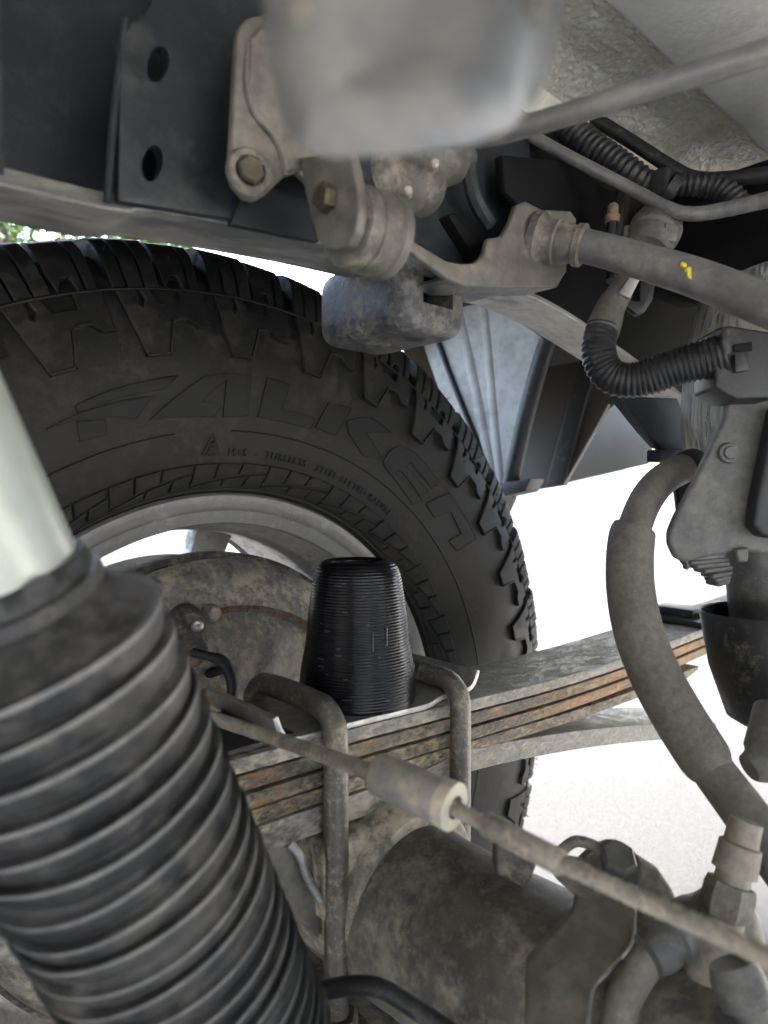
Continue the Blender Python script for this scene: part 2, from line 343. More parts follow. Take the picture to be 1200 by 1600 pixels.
# ================================================================== TRUCK BODY (shades the place)
bedz = .825
bd = thing('truck_bed', 'grey corrugated underside of the truck bed with hammered undercoating', 'truck bed', (-.2, -.65, bedz))
y = .215; first = True
yy = -.200
strips = []
e = -.285
for k in range(-5, 1):
    y_edge = e - k*.23*-1 if False else e+k*.23
    strips.append(y_edge)
for ye in strips:
    # smooth lower panel runs from ye inboard 0.145; hammered channel is the 0.085 outboard of ye
    pan = []; ch = []
    prof = [(ye-.143, bedz), (ye-.004, bedz-.001), (ye, bedz+.001)]
    pr = [(ye-.146, bedz+.002), (ye-.143, bedz), (ye-.075, bedz-.0015), (ye-.004, bedz), (ye, bedz+.003)]
    cr = [(ye, bedz+.003), (ye+.012, bedz+.012), (ye+.04, bedz+.018), (ye+.07, bedz+.016), (ye+.084, bedz+.002)]
    xs = [-2.6+i*.2 for i in range(20)]
    if abs(ye-e) < .01:
        def chz(y_):
            for (a, b), (c, d) in zip(cr[:-1], cr[1:]):
                if a <= y_ <= c: return b+(d-b)*(y_-a)/(c-a)
            return cr[-1][1]
        nx, ny = 330, 48; vs = []; fs = []
        for i in range(nx+1):
            for j in range(ny+1):
                x_ = -.12+.66*i/nx; y_ = ye+.084*j/ny
                q = mnoise.noise(V((x_*330, y_*330, 1.3)))+.6*mnoise.noise(V((x_*720, y_*720, 4.7)))
                vs.append((x_, y_, chz(y_)-.0004-.0009*max(-.6, q)))
        fs = [(i*(ny+1)+j, i*(ny+1)+j+1, (i+1)*(ny+1)+j+1, (i+1)*(ny+1)+j) for i in range(nx) for j in range(ny)]
        obj('hammered_undercoat', (vs, fs), M['undercoat'], bd, 0)
    for pp, nm, mm in ((pr, 'floor_panel', 'bed'), (cr, 'floor_channel', 'undercoat')):
        vs = [(x, a, b) for x in xs for a, b in pp]; L_ = len(pp)
        vs2 = [(x, a, b+.02) for x in xs for a, b in pp]
        fs = [(i*L_+j, i*L_+j+1, (i+1)*L_+j+1, (i+1)*L_+j) for i in range(len(xs)-1) for j in range(L_-1)]
        obj(nm, (vs, fs), M[mm], bd, 50)
obj('load_floor', box((-2.6, -1.62, bedz+.05), (1.2, -.13, bedz+.07), .004), M['body'], bd)
obj('bed_wall', box((-2.6, -.135, bedz+.02), (1.2, -.128, 1.28), .002), M['body'], bd)
obj('bulkhead', box((-2.64, -1.62, bedz-.3), (-2.6, .24, bedz+.5), .004), M['body'], bd)
# outer bed side with wheel arch
def side(yo, th):
    pts = [(-2.6, .50)]
    for i in range(0, 25):
        a = math.pi-math.pi*i/24; pts.append((.60*math.cos(a), .385+max(.10, .63*math.sin(a))))
    pts += [(.66, .52), (.72, .60), (.9, .625), (1.2, .665), (1.24, .75), (1.24, 1.30), (-2.6, 1.30)]
    return prism([(x, yo, z) for x, z in pts], (0, th, 0), .002, 1)
sp = thing('bed_panel', 'dark inner face of the rear quarter panel behind the wheel arch', 'body panel', (0, .26, .6))
obj('skin', side(.262, .006), M['brown'], sp)
tb_ = thing('wheel_tub', 'dark arched wheel housing over the tyre', 'wheel housing', (0, .06, 1.0))
vs = []; fs = []; N_ = 40
for i in range(N_+1):
    a = rad(38+112*i/N_); c_, s_ = math.cos(a), math.sin(a)
    for y_ in (-.127, .2615):
        for g_ in (0, .004): vs.append((((.72 if c_ > 0 else .60)+g_)*c_, y_, .385+(.63+g_)*s_))
for i in range(N_):
    k = 4*i; q = k+4
    fs += [(k, q, q+2, k+2), (k+1, k+3, q+3, q+1), (k, k+1, q+1, q), (k+2, q+2, q+3, k+3)]
obj('housing_skin', (vs, fs), M['liner_dark'], tb_, 30)
for k_, (xa, xb) in enumerate(((-2.6, -.60), (.60, 1.2))):
    obj('bed_floor', box((xa, -.127, bedz+.05), (xb, .2615, bedz+.07), .002), M['body'], tb_)
sp2 = thing('bed_panel', 'bed side panel on the camera side of the truck', 'body panel', (0, -1.66, .6))
obj('skin', side(-1.66, .006), M['brown'], sp2)
bp_ = thing('bumper', 'dark rear bumper closing the back of the truck', 'bumper', (1.3, -.7, .6))
obj('bumper_bar', box((1.26, -1.6, .44), (1.40, .2, .76), .03, 3), M['body'], bp_)  # lower edge dropped to block light from the rear

spt = thing('spare_tyre_blocker', 'unseen spare tyre added under the rear of the bed to block light', 'tyre', (.76, -.72, .55))  # added out of view to block light from the right and behind
obj('tyre', lathe((.76, -.72, .43), (0, 0, 1), [(0, .23), (.0, .30), (.02, .36), (.06, .39), (.19, .39), (.23, .36), (.25, .30), (.25, .23)], 64), M['rubber'], spt, 40)
obj('rim', lathe((.76, -.72, .47), (0, 0, 1), [(0, .1), (.0, .225), (.12, .225), (.12, .1)], 48), M['rim'], spt, 40)
# ================================================================== FRAME RAIL
RY = -.205
fr = thing('frame_rail', 'dark boxed chassis rail arching over the axle above the tyre', 'chassis rail', (0, RY, .72))
near = [V((-1.6, RY, .700)), V((-.5, RY, .703)), V((-.19, RY, .706)), V((-.14, RY, .712)), V((-.07, RY, .718)), V((.0, RY, .721)), V((.05, RY, .7235)), V((.09, RY, .725)), V((.14, RY, .719)),
        V((.214, RY, .704)), V((.30, RY, .684)), V((.36, RY, .664)), V((.46, RY, .640))]
RW = .034
def rail_geo():
    bot = catmull([tuple(p) for p in near], 4); n = len(bot)
    H = .125
    web = [V(p) for p in bot]
    return web, H
web, H = rail_geo()
def strip(pp, sect, closed):
    vs = []; fs = []; k = len(sect)
    for p in pp: vs += [p+V((0, a, b)) for a, b in sect]
    for i in range(len(pp)-1):
        for j in range(k if closed else k-1): fs.append((i*k+j, i*k+(j+1) % k, (i+1)*k+(j+1) % k, (i+1)*k+j))
    return vs, fs
prof = [(-.0008, .0000), (-.0015, -.0008), (-.0010, -.0017), (.003, -.0021), (RW-.005, -.0022), (RW-.0005, -.0012), (RW, .001), (RW-.004, .005), (.0012, .005)]
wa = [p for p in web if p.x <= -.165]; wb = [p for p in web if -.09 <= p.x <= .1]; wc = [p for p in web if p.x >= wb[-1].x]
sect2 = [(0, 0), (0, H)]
for pp, mm in ((wa, 'frame'), (wb, 'frame'), (wc, 'dark')): obj('web', strip(pp, sect2, False), M[mm], fr, 30)  # rearmost stretch near-black: occlusion shade put into its colour
fa = [p for p in web if p.x <= .075]; fb = [p for p in web if p.x >= fa[-1].x]
obj('flange', strip(fa, prof, True), M['frame_dusty'], fr, 40)
obj('flange', strip(fb, prof, True), M['frame_pale'], fr, 40, label='pale cracked underseal on the rearward flange')
vs = []; fs = []
for p in web: vs += [p+V((0, RW-.003, .008)), p+V((0, RW-.003, H))]
for i in range(len(web)-1): fs.append((2*i, 2*i+2, 2*i+3, 2*i+1))
obj('web', (vs, fs), M['frame'], fr, 30)
# reinforcement plate with rolled front edge and two oval holes
def holed_plate():
    Y = RY-.006
    outline = [(170, 20), (205, 28), (240, -6), (420, -20), (480, -20), (500, 380), (300, 340), (178, 318)]
    return Y, outline
Y = RY-.006
rp = plate([(188, 60), (206, 32), (222, 26), (240, -6), (420, -30), (760, -30), (760, 420), (480, 362), (300, 332), (184, 314)], (0, .005, 0), .002, 2, Y=Y)
rpo = obj('reinforcement_plate', rp, M['frame'], fr, 40)
ro = obj('rolled_edge', tube([(*U(196, 30, Y=Y+.002), .0012), (*U(190, 80, Y=Y+.002), .0014), (*U(176, 200, Y=Y+.002), .0014), (*U(168, 316, Y=Y+.002), .0014)], 10), M['frame'], rpo)
def oval(cx, cy, rx, ry, tilt, n=28):
    return [(cx+rx*math.cos(a)*math.cos(tilt)-ry*math.sin(a)*math.sin(tilt), cy+rx*math.cos(a)*math.sin(tilt)+ry*math.sin(a)*math.cos(tilt)) for a in [2*math.pi*i/n for i in range(n)]]
HOLES = [(247, 100, 17, 29, .22), (238, 255, 16, 29, .18)]
def cut_holes(target, holes, Yc):
    for h in holes:
        bm = prism([U(a_, b_, Y=Yc)-V((0, .012, 0)) for a_, b_ in oval(*h)], (0, .03, 0))
        c = obj('cutter', bm, None, None, 0)
        md = target.modifiers.new('b', 'BOOLEAN'); md.object = c; md.operation = 'DIFFERENCE'; md.solver = 'EXACT'
        tm = target.matrix_world
        bpy.context.view_layer.update()
        dg = bpy.context.evaluated_depsgraph_get(); me = bpy.data.meshes.new_from_object(target.evaluated_get(dg))
        target.modifiers.clear(); old = target.data; target.data = me; bpy.data.meshes.remove(old)
        cm = c.data; BASE.pop(c); bpy.data.objects.remove(c); bpy.data.meshes.remove(cm)
cut_holes(rpo, HOLES, Y)
# welded stamped bump-stop bracket under the rail (box cup with a window in its inboard face)
cA = U(635, 500, Y=-.216); x0, x1 = cA.x, U(727, 490, Y=-.216).x
yb = -.146
zb = U(610, 533, Y=-.182).z; zt = .7195
def cup_geo():
    bm = bmesh.new()
    # section in plan, tapering upward slightly; five rings give a rounded bottom
    rings = []
    def ring(z, g):
        c = [(x0+g, -.216+g), (x1-g, -.216+g), (x1-g, yb-g), (x0+g, yb-g)]
        return [bm.verts.new((a, b, z)) for a, b in c]
    Rr = [ring(zt+.006, -.002), ring(zt-.004, -.0006), ring(zb+.012, 0)]
    b2 = ring(zb, .001); Rr.append(b2)
    for a, b in zip(Rr[:-1], Rr[1:]):
        for i in range(4): bm.faces.new((a[i], a[(i+1) % 4], b[(i+1) % 4], b[i]))
    bm.faces.new(b2)
    bm.faces.new(Rr[0][::-1])
    bmesh.ops.recalc_face_normals(bm, faces=bm.faces)
    return bm
cupo = None
bm = box((x0-.002, -.216, zb-.0015), (x1+.004, yb, zt+.006), .0125, 6)
bmesh.ops.recalc_face_normals(bm, faces=bm.faces); bm.faces.ensure_lookup_table()
ff = max((f for f in bm.faces if f.normal.y < -.98), key=lambda f: f.calc_area())
bmesh.ops.inset_region(bm, faces=[ff], thickness=.0012, depth=0)
bmesh.ops.inset_region(bm, faces=[ff], thickness=.0015, depth=-.0015)
bmesh.ops.translate(bm, verts=list(ff.verts), vec=(0, .05, 0))
cupo = obj('bump_stop_bracket', bm, M['cup'], fr, 40, label='black scuffed box bracket welded under the rail')
obj('shackle_hanger', join(plate([(965, 618), (1060, 622), (1082, 690), (1086, 722), (1032, 700), (1010, 675)], (0, .008, 0), .002, 2, Y=-.214)), M['dirtblue'], fr, 40, label='blue-black pointed spring hanger at the rail end')
obj('hanger_foot', plate([(1030, 702), (1086, 702), (1092, 726), (1030, 722)], (0, .010, 0), .002, 2, Y=-.218), M['dirtblue'], fr, 40)
# inboard gusset plates and crossmember in the dark between rail and bed
cm = thing('crossmember', 'black crossmember tube running inboard from the rail', 'crossmember', (.10, -.5, .77))
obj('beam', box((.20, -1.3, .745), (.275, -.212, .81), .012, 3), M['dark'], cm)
gp = thing('gusset_plate', 'black gusset plate on the rail behind the hanger bracket', 'bracket', (.05, -.21, .74))
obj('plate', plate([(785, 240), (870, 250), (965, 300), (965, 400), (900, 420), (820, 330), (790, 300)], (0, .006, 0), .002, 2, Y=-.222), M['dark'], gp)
obj('rib', tube([(*U(730, 250, Y=-.222), .004), (*U(742, 310, Y=-.224), .004), (*U(765, 350, Y=-.222), .004)], 8), M['frame'], gp)
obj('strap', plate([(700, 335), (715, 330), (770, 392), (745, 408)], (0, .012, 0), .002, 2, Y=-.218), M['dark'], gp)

# ================================================================== WHEEL
WC = V((0, 0, .385))
PROF = [(.2215, -.0005), (.226, -.008), (.234, -.0155), (.246, -.022), (.262, -.0275), (.28, -.031), (.298, -.033), (.315, -.0325), (.33, -.0305), (.345, -.0265), (.357, -.0215),
        (.367, -.0192), (.377, -.0160), (.3855, -.0118), (.3915, -.0052), (.3945, .003), (.3965, .018), (.3972, .035), (.3975, .055), (.3976, .08), (.3976, .13), (.3970, .16), (.394, .19), (.387, .211), (.374, .226), (.35, .238), (.31, .245), (.27, .241), (.24, .231), (.2215, .212)]
SC = [0]
for a, b in zip(PROF[:-1], PROF[1:]): SC.append(SC[-1]+math.hypot(b[0]-a[0], b[1]-a[1]))
def s_of_R(Rq):
    for i in range(len(PROF)-1):
        if PROF[i][0] <= Rq <= PROF[i+1][0]: return SC[i]+(SC[i+1]-SC[i])*(Rq-PROF[i][0])/(PROF[i+1][0]-PROF[i][0])
def s_of_Y(Yq):
    for i in range(7, len(PROF)-1):
        if PROF[i][1] <= Yq <= PROF[i+1][1]: return SC[i]+(SC[i+1]-SC[i])*(Yq-PROF[i][1])/(PROF[i+1][1]-PROF[i][1])
def at_s(s):
    s = min(max(s, 0), SC[-1]-1e-6)
    i = max(k for k in range(len(SC)-1) if SC[k] <= s); t = (s-SC[i])/(SC[i+1]-SC[i])
    def nr(k):
        a = PROF[max(k-1, 0)]; b = PROF[min(k+1, len(PROF)-1)]; d = math.hypot(b[0]-a[0], b[1]-a[1]); return ((b[1]-a[1])/d, -(b[0]-a[0])/d)
    n0, n1 = nr(i), nr(i+1); nx = n0[0]+(n1[0]-n0[0])*t; ny = n0[1]+(n1[1]-n0[1])*t; l = math.hypot(nx, ny)
    return PROF[i][0]+(PROF[i+1][0]-PROF[i][0])*t, PROF[i][1]+(PROF[i+1][1]-PROF[i][1])*t, nx/l, ny/l
RM = .33
def tyre_map(u, s, h):
    """u metres of arc at radius RM (angle u/RM, anticlockwise in X-Z), s metres up the profile, h metres proud"""
    R_, Y_, nr, ny = at_s(s); R_ += nr*h; Y_ += ny*h; a = u/RM
    return V((R_*math.cos(a), Y_, R_*math.sin(a)))
def patch(polys, h0, h1, bev=.0007, step=None):
    bm = bmesh.new()
    for poly in polys:
        f = bm.faces.new([bm.verts.new((a, b, h0)) for a, b in poly])
        r = bmesh.ops.extrude_face_region(bm, geom=[f])
        bmesh.ops.translate(bm, verts=[e for e in r['geom'] if isinstance(e, bmesh.types.BMVert)], vec=(0, 0, h1-h0))
    bmesh.ops.recalc_face_normals(bm, faces=bm.faces)
    if bev:
        ed = [e for e in bm.edges if all(abs(v.co.z-h1) < 1e-7 for v in e.verts)]
        bmesh.ops.bevel(bm, geom=ed, offset=bev, segments=1, affect='EDGES', clamp_overlap=True)
    lo = min(v.co.y for v in bm.verts); hi = max(v.co.y for v in bm.verts)
    cuts = [s for s in SC if lo+.001 < s < hi-.001]
    for s in cuts: bmesh.ops.bisect_plane(bm, geom=list(bm.verts)+list(bm.edges)+list(bm.faces), plane_co=(0, s, 0), plane_no=(0, 1, 0))
    if step:
        lo = min(v.co.x for v in bm.verts); hi = max(v.co.x for v in bm.verts); x = lo+step
        while x < hi-1e-4:
            bmesh.ops.bisect_plane(bm, geom=list(bm.verts)+list(bm.edges)+list(bm.faces), plane_co=(x, 0, 0), plane_no=(1, 0, 0)); x += step
    for v in bm.verts: v.co = tyre_map(v.co.x, v.co.y, v.co.z)
    bmesh.ops.recalc_face_normals(bm, faces=bm.faces)
    return bm
wh = thing('wheel', 'knobbly all-terrain truck wheel with grey steel-coloured rim behind the leaf spring', 'wheel', WC)
BASE[wh] = V((0, 0, 0))          # wheel geometry is written round its own centre
# tyre carcass: tread zone sunk by the groove depth
NS = 132
prof = []
for i, (R_, Y_) in enumerate(PROF):
    s = SC[i]; r_, y_, nr, ny = at_s(s)
    sink = 0
    if .36 < R_: sink = .010 if R_ > .378 else .010*(R_-.357)/.021
    prof.append((R_-nr*sink, Y_-ny*sink))
prof += [(.205, .208), (.205, .004)]
vs = []; fs = []; k = len(prof)
for i in range(NS):
    a = 2*math.pi*i/NS
    vs += [(r*math.cos(a), y, r*math.sin(a)) for r, y in prof]
for i in range(NS):
    j = (i+1) % NS
    for q in range(k): fs.append((i*k+q, i*k+(q+1) % k, j*k+(q+1) % k, j*k+q))
ty = obj('tyre', (vs, fs), M['rubber'], wh, 30)
# ring line on the sidewall, bead rings
def ringtube(Rq, r, h=0., a0=0, a1=360, n=160):
    R_, Y_, nr, ny = at_s(s_of_R(Rq)); path = []
    for i in range(n+1):
        a = rad(a0+(a1-a0)*i/n); path.append(((R_+nr*h)*math.cos(a), Y_+ny*h, (R_+nr*h)*math.sin(a), r))
    return sweep(path, 6)
for a0, a1 in ((101, 250), (-110, 92)): obj('mould_line', ringtube(.2645, .0007, .0001, a0, a1), M['letter'], ty)
obj('mould_seam', ringtube(.357, .0010, .0030, 0, 360, 240), M['letter'], ty)
obj('bead_ring', ringtube(.2243, .0013, 0, 0, 360, 200), M['letter'], ty)
# tread: 33 pitches
NP = 33; PA = 2*math.pi/NP; PW = PA*RM
def fp(lst): return [(-f*PW, (s_of_R(r) if isinstance(r, float) and r < .3872 else s_of_Y(r[0]) if isinstance(r, tuple) else s_of_R(.3872))) for f, r in lst]
lug = patch([fp([(0., .3575), (.04, .335), (.10, .315), (.34, .315), (.46, .336), (.64, .338), (.74, .3325), (.86, .3325), (.875, .3575), (.62, .3575), (.60, .3475), (.37, .3475), (.33, .3575), (.23, .3575), (.25, .350), (.20, .345), (.17, .347), (.205, .352), (.19, .3575)])], -.002, .0034, .0008, .012)
ridge = patch([fp([(.34, .316), (.46, .337), (.64, .339), (.74, .3335), (.86, .3335), (.86, .3318), (.735, .3318), (.635, .3368), (.47, .3352), (.355, .3145)]), fp([(.098, .3160), (.34, .3160), (.34, .3142), (.094, .3142)])], -.001, .0046, .0003, .012)
Yt = (.046,)
shA = patch([fp([(.005, .359), (.135, .359), (.10, Yt), (-.04, Yt)]), fp([(.155, .359), (.30, .359), (.275, Yt), (.12, Yt)]), fp([(.32, .359), (.455, .359), (.43, Yt), (.295, Yt)])], -.0095, .0012, .0008)
shB = patch([fp([(.52, .359), (.60, .368), (.66, .368), (.70, .359), (.76, .359), (.735, Yt), (.50, Yt), (.49, .372)]), fp([(.775, .359), (.875, .359), (.86, Yt), (.755, Yt)])], -.0095, .0002, .0008)
shC = patch([fp([(.10, (.058,)), (.52, (.058,)), (.60, (.10,)), (.18, (.10,))]), fp([(.60, (.065,)), (.95, (.065,)), (1.03, (.105,)), (.68, (.105,))])], -.0095, 0, .0008)
shD = patch([fp([(.0, (.115,)), (.42, (.115,)), (.36, (.155,)), (-.06, (.155,))]), fp([(.5, (.12,)), (.9, (.12,)), (.84, (.16,)), (.44, (.16,))])], -.0095, 0, .0008)
sO = [s_of_Y(.172), s_of_Y(.225)]
shE = patch([[(0, sO[0]), (-.44*PW, sO[0]), (-.46*PW, sO[1]), (-.02*PW, sO[1])], [(-.52*PW, sO[0]), (-.92*PW, sO[0]), (-.90*PW, sO[1]), (-.52*PW, sO[1])]], -.0095, 0, .0008)
protos = []
for nm, g in (('sidewall_lug', lug), ('lug_ridge', ridge), ('shoulder_block', shA), ('shoulder_block', shB), ('tread_block', shC), ('tread_block', shD), ('tread_block', shE)):
    protos.append(obj(nm, g, M['rubber'], ty, 25))
A0 = rad(93.2)
for pr in protos:
    for i in range(NP):
        c = pr if i == 0 else pr.copy()
        if i:
            col.objects.link(c); c.parent = ty
        c.rotation_euler = (0, -(A0+i*PA), 0)
# bead-side cell pattern
NU = 25; UA = 2*math.pi/NU; UW = UA*RM
def mid(f): return .2285+.0090*f
def cellp(f0, f1, lo0, lo1, hi0, hi1, g=.0012):
    gg = g/UW
    return [(-(f0+gg)*UW, s_of_R(lo0)+g), (-(f1-gg)*UW, s_of_R(lo1)+g), (-(f1-gg+.03)*UW, s_of_R(hi1)-g), (-(f0+gg+.03)*UW, s_of_R(hi0)-g)]
cells = []
for a, b in ((0, .3), (.3, .62), (.62, 1.)): cells.append(cellp(a, b, mid(a), mid(b), .2440, .2440))
for a, b in ((0, .42), (.42, .74), (.74, 1.)): cells.append(cellp(a, b, .2262, .2262, mid(a), mid(b)))
for cpts in cells:
    pr = obj('sidewall_panel', patch([cpts], -.001, .0016, .0005), M['rubber'], ty, 20)
    for i in range(NU):
        c = pr if i == 0 else pr.copy()
        if i: col.objects.link(c); c.parent = ty
        c.rotation_euler = (0, -(rad(84)+i*UA), 0)
# raised lettering traced on the sidewall
def pol(px, py):
    Yq = -.033
    for _ in range(4):
        p = U(px, py, Y=Yq)-WC; Rq = math.hypot(p.x, p.z); Yq = at_s(s_of_R(min(max(Rq, .2225), .355)))[1]
    return math.atan2(p.z, p.x)*RM, s_of_R(Rq)
def letter(name, polys, h=.0010):
    o = obj(name, patch([[pol(a, b) for a, b in p] for p in polys], -.001, h, .0004, .01), M['letter'], ty, 20)
    gs = []
    for p in polys:
        q = [pol(a, b) for a, b in p]; q.append(q[0]); path = []
        for (a, b), (c, d) in zip(q[:-1], q[1:]):
            m = max(2, int(math.hypot(c-a, d-b)/.006))
            path += [(*tyre_map(a+(c-a)*i/m, b+(d-b)*i/m, h-.0001), .0004) for i in range(m)]
        gs.append(sweep(path+[path[0]], 5))
    obj('letter_edge', join(*gs), M['rubber'], ty, 60); return o
letter('raised_letter', [[(120, 659), (164, 656), (165, 680), (125, 690)], [(72, 671), (118, 648), (167, 632), (238, 619), (212, 655), (168, 651), (122, 656)], [(118, 634), (166, 612), (278, 587), (256, 608), (172, 626), (120, 644)]])
letter('raised_letter', [[(233, 657), (320, 588), (392, 585), (387, 650), (348, 652), (353, 594), (315, 627), (347, 632), (334, 652)]])
letter('raised_letter', [[(417, 590), (452, 600), (440, 640), (494, 654), (484, 671), (402, 652)]])
letter('raised_letter', [[(513, 630), (549, 638), (523, 681), (492, 668)], [(541, 658), (579, 652), (611, 676), (571, 676), (598, 718), (566, 711), (545, 678)]])
letter('raised_letter', [[(598, 721), (612, 702), (624, 697), (645, 704), (687, 754), (674, 763), (641, 723), (634, 728), (669, 769), (656, 775), (625, 734), (618, 740), (659, 781), (644, 788), (603, 733)]])
letter('raised_letter', [[(665, 787), (701, 770), (739, 832), (742, 843), (714, 861), (700, 845), (720, 834), (704, 800), (678, 808)]])
tri = [(333, 677), (314, 712), (344, 711)]
def outline_tri(p, t):
    c = (sum(a for a, _ in p)/3, sum(b for _, b in p)/3); q = [(c[0]+(a-c[0])*t, c[1]+(b-c[1])*t) for a, b in p]
    return [[p[i], p[(i+1) % 3], q[(i+1) % 3], q[i]] for i in range(3)]
letter('snow_symbol', outline_tri(tri, .82)+[[(330, 694), (333, 690), (336, 694), (333, 699)], [(327, 699), (339, 699), (339, 702), (327, 702)], [(324, 704), (341, 703), (341, 707), (324, 708)], [(331, 690), (334, 690), (337, 707), (334, 707)]], .0008)
def arc_text(txt, th_start, R0, size, spacing=1.0, flip=False):
    cu = bpy.data.curves.new('t', 'FONT'); cu.body = txt; cu.size = size; cu.extrude = .0006; cu.space_character = 1.15; cu.resolution_u = 2
    o = bpy.data.objects.new('t', cu); col.objects.link(o); bpy.context.view_layer.update()
    dg = bpy.context.evaluated_depsgraph_get(); me = bpy.data.meshes.new_from_object(o.evaluated_get(dg)); bm = bmesh.new(); bm.from_mesh(me)
    bpy.data.objects.remove(o); bpy.data.curves.remove(cu); bpy.data.meshes.remove(me)
    s0 = s_of_R(R0)
    for v in bm.verts: v.co = tyre_map(th_start*RM-v.co.x*RM/R0*spacing, s0+v.co.y, v.co.z+.0002)
    return obj('sidewall_lettering', bm, M['letter'], ty, 0)
arc_text('M+S  -  TUBELESS   STEEL BELTED RADIAL', rad(92.2), .2475, .0078)
# rubber whiskers left by the mould
rw = random.Random(4); vs = []; fs = []
for i in range(520):
    a = rw.uniform(-.6, 2.5); s = rw.choice([s_of_R(.3575), s_of_R(.368), s_of_R(.378), s_of_R(.385), s_of_Y(.022), s_of_Y(.04), s_of_R(.34)])+rw.uniform(-.002, .002)
    p = tyre_map(a*RM, s, .001); q = tyre_map(a*RM+rw.uniform(-.002, .002), s+rw.uniform(-.002, .002), rw.uniform(.003, .0075)); t = (q-p).normalized(); n_ = t.orthogonal()*.00032; b_ = t.cross(n_)
    k = len(vs); vs += [p+n_, p-n_*.5+b_*.87, p-n_*.5-b_*.87, q]; fs += [(k, k+1, k+3), (k+1, k+2, k+3), (k+2, k, k+3)]
obj('rubber_whiskers', (vs, fs), M['letter'], ty, 0, kind='stuff')
# rim
def ringlathe(pr, n=128, closed=True):
    vs = []; fs = []; k = len(pr)
    for i in range(n):
        a = 2*math.pi*i/n; vs += [(r*math.cos(a), y, r*math.sin(a)) for r, y in pr]
    for i in range(n):
        j = (i+1) % n
        for q in range(k if closed else k-1): fs.append((i*k+q, i*k+(q+1) % k, j*k+(q+1) % k, j*k+q))
    return vs, fs
rim = obj('rim_flange', ringlathe([(.2195, -.0045), (.2215, -.002), (.2215, .003), (.2150, .008), (.2080, .014), (.2075, .03), (.2010, .03), (.1985, .016), (.1980, .0085), (.1990, .0062), (.2040, .0030), (.2080, .0012), (.2095, -.0010), (.2110, -.0022), (.2140, -.0036), (.2170, -.0044)]), M['rim'], wh, 30)
obj('rim_barrel', ringlathe([(.2030, .029), (.2010, .034), (.1955, .045), (.1950, .058), (.1915, .064), (.1905, .075), (.1935, .095), (.199, .12), (.200, .17), (.206, .195), (.219, .203), (.2215, .210), (.217, .214), (.207, .206), (.205, .19), (.205, .03)]), M['barrel'], wh, 30)
# spoked face
fp_ = [(.045, .150), (.07, .145), (.08, .135), (.08, .150), (.06, .170), (.045, .175)]
obj('wheel_centre', ringlathe(fp_, 48), M['barrel'], wh, 30)
spk = None
for i in range(6):
    if spk is None:
        pts = [(.07, -.019), (.13, -.014), (.202, -.020), (.202, .020), (.13, .014), (.07, .019)]
        spk = obj('spoke', prism([(x, .150, z) for x, z in pts], (0, .022, 0), .004, 2), M['barrel'], wh, 40); c = spk
    else:
        c = spk.copy(); col.objects.link(c); c.parent = wh
    c.rotation_euler = (0, -rad(68+60*i), 0)
for o in wh.children: pass

# ================================================================== BRAKE DRUM AND BACKING PLATE
br = thing('brake_drum', 'dusty rusty brake drum and backing plate inside the wheel rim', 'brake drum', WC)
BASE[br] = V((0, 0, 0))
obj('drum_shell', ringlathe([(.172, .022), (.1755, .026), (.1755, .036), (.171, .045), (.168, .11), (.15, .13), (.07, .134), (.07, .12), (.14, .118), (.158, .10), (.160, .03)], 96), M['drum'], br, 30)
rngb = random.Random(11)
bm = bmesh.new(); pr = [(.168, .026), (.171, .020), (.168, .014), (.160, .006), (.148, .0), (.138, -.004), (.133, -.0045), (.131, -.001), (.129, -.0015), (.122, -.006), (.108, -.009), (.075, -.010), (.06, -.012), (.052, -.020), (.046, -.03), (.040, -.04)]
g = ringlathe(pr, 144, False)
vs2 = []
for x, y, z in g[0]:
    R_ = math.hypot(x, z); a = math.atan2(z, x)
    d = 0
    # pressed ribs and dishes
    d += -.004*math.exp(-((a-rad(70))/.10)**2)*max(0, min(1, (.128-R_)/.02))*(R_ > .06)
    d += .003*math.exp(-((a-rad(50))/.22)**2-((R_-.10)/.02)**2)
    vs2.append((x, y+d, z))
bk = obj('backing_plate', (vs2, g[1]), M['backing'], br, 30)
def onp(px, py, Yq=-.009): return U(px, py, Y=Yq)-WC
# rust fringe where shell meets plate
obj('plate_rim', ringlathe([(.1375, -.0050), (.1355, -.0062), (.1325, -.0052), (.1335, -.003)], 96), mat('rust_fringe', (.20, .13, .075), (.09, .06, .04), (.24, .19, .13), .5, 60, .9, 0, 1.0, 200, .0015), bk, 30)
def cap(px, py, r, h, m, nm, Yq=-.009, n=20):
    return obj(nm, lathe(onp(px, py, Yq)+V((0, .002, 0)), (0, -1, 0), [(0, r*1.15), (h*.7, r), (h, r*.7)], n), m, bk, 35)
cap(290, 975, .0125, .012, M['drum'], 'wheel_cylinder_boss'); cap(300, 1018, .010, .010, M['drum'], 'wheel_cylinder_boss')
cap(331, 958, .006, .006, M['backing'], 'plate_bolt'); cap(262, 985, .006, .008, M['orange'], 'plate_bolt'); cap(290, 1025, .006, .013, M['orange'], 'pipe_union')
p = onp(306, 977); obj('bleeder_nipple', lathe(p, onp(313, 978, -.05)-p, [(0, .0035), (.008, .0035), (.008, .0045), (.012, .0045), (.014, .003), (.018, .003), (.018, .0012), (.012, .0012)], 12), M['zinc'], bk)
w_, h_ = hexbolt(onp(332, 1088), (0, -1, 0), .0065, .007); obj('anchor_bolt', join(w_, h_), M['orange'], bk)
p = [onp(a, b, -.0115) for a, b in [(322, 1053), (325, 1047), (350, 1039), (357, 1040), (358, 1046), (352, 1052), (330, 1060), (324, 1059)]]
obj('inspection_slot', prism(p, (0, .004, 0), .0003), M['dark'], bk)
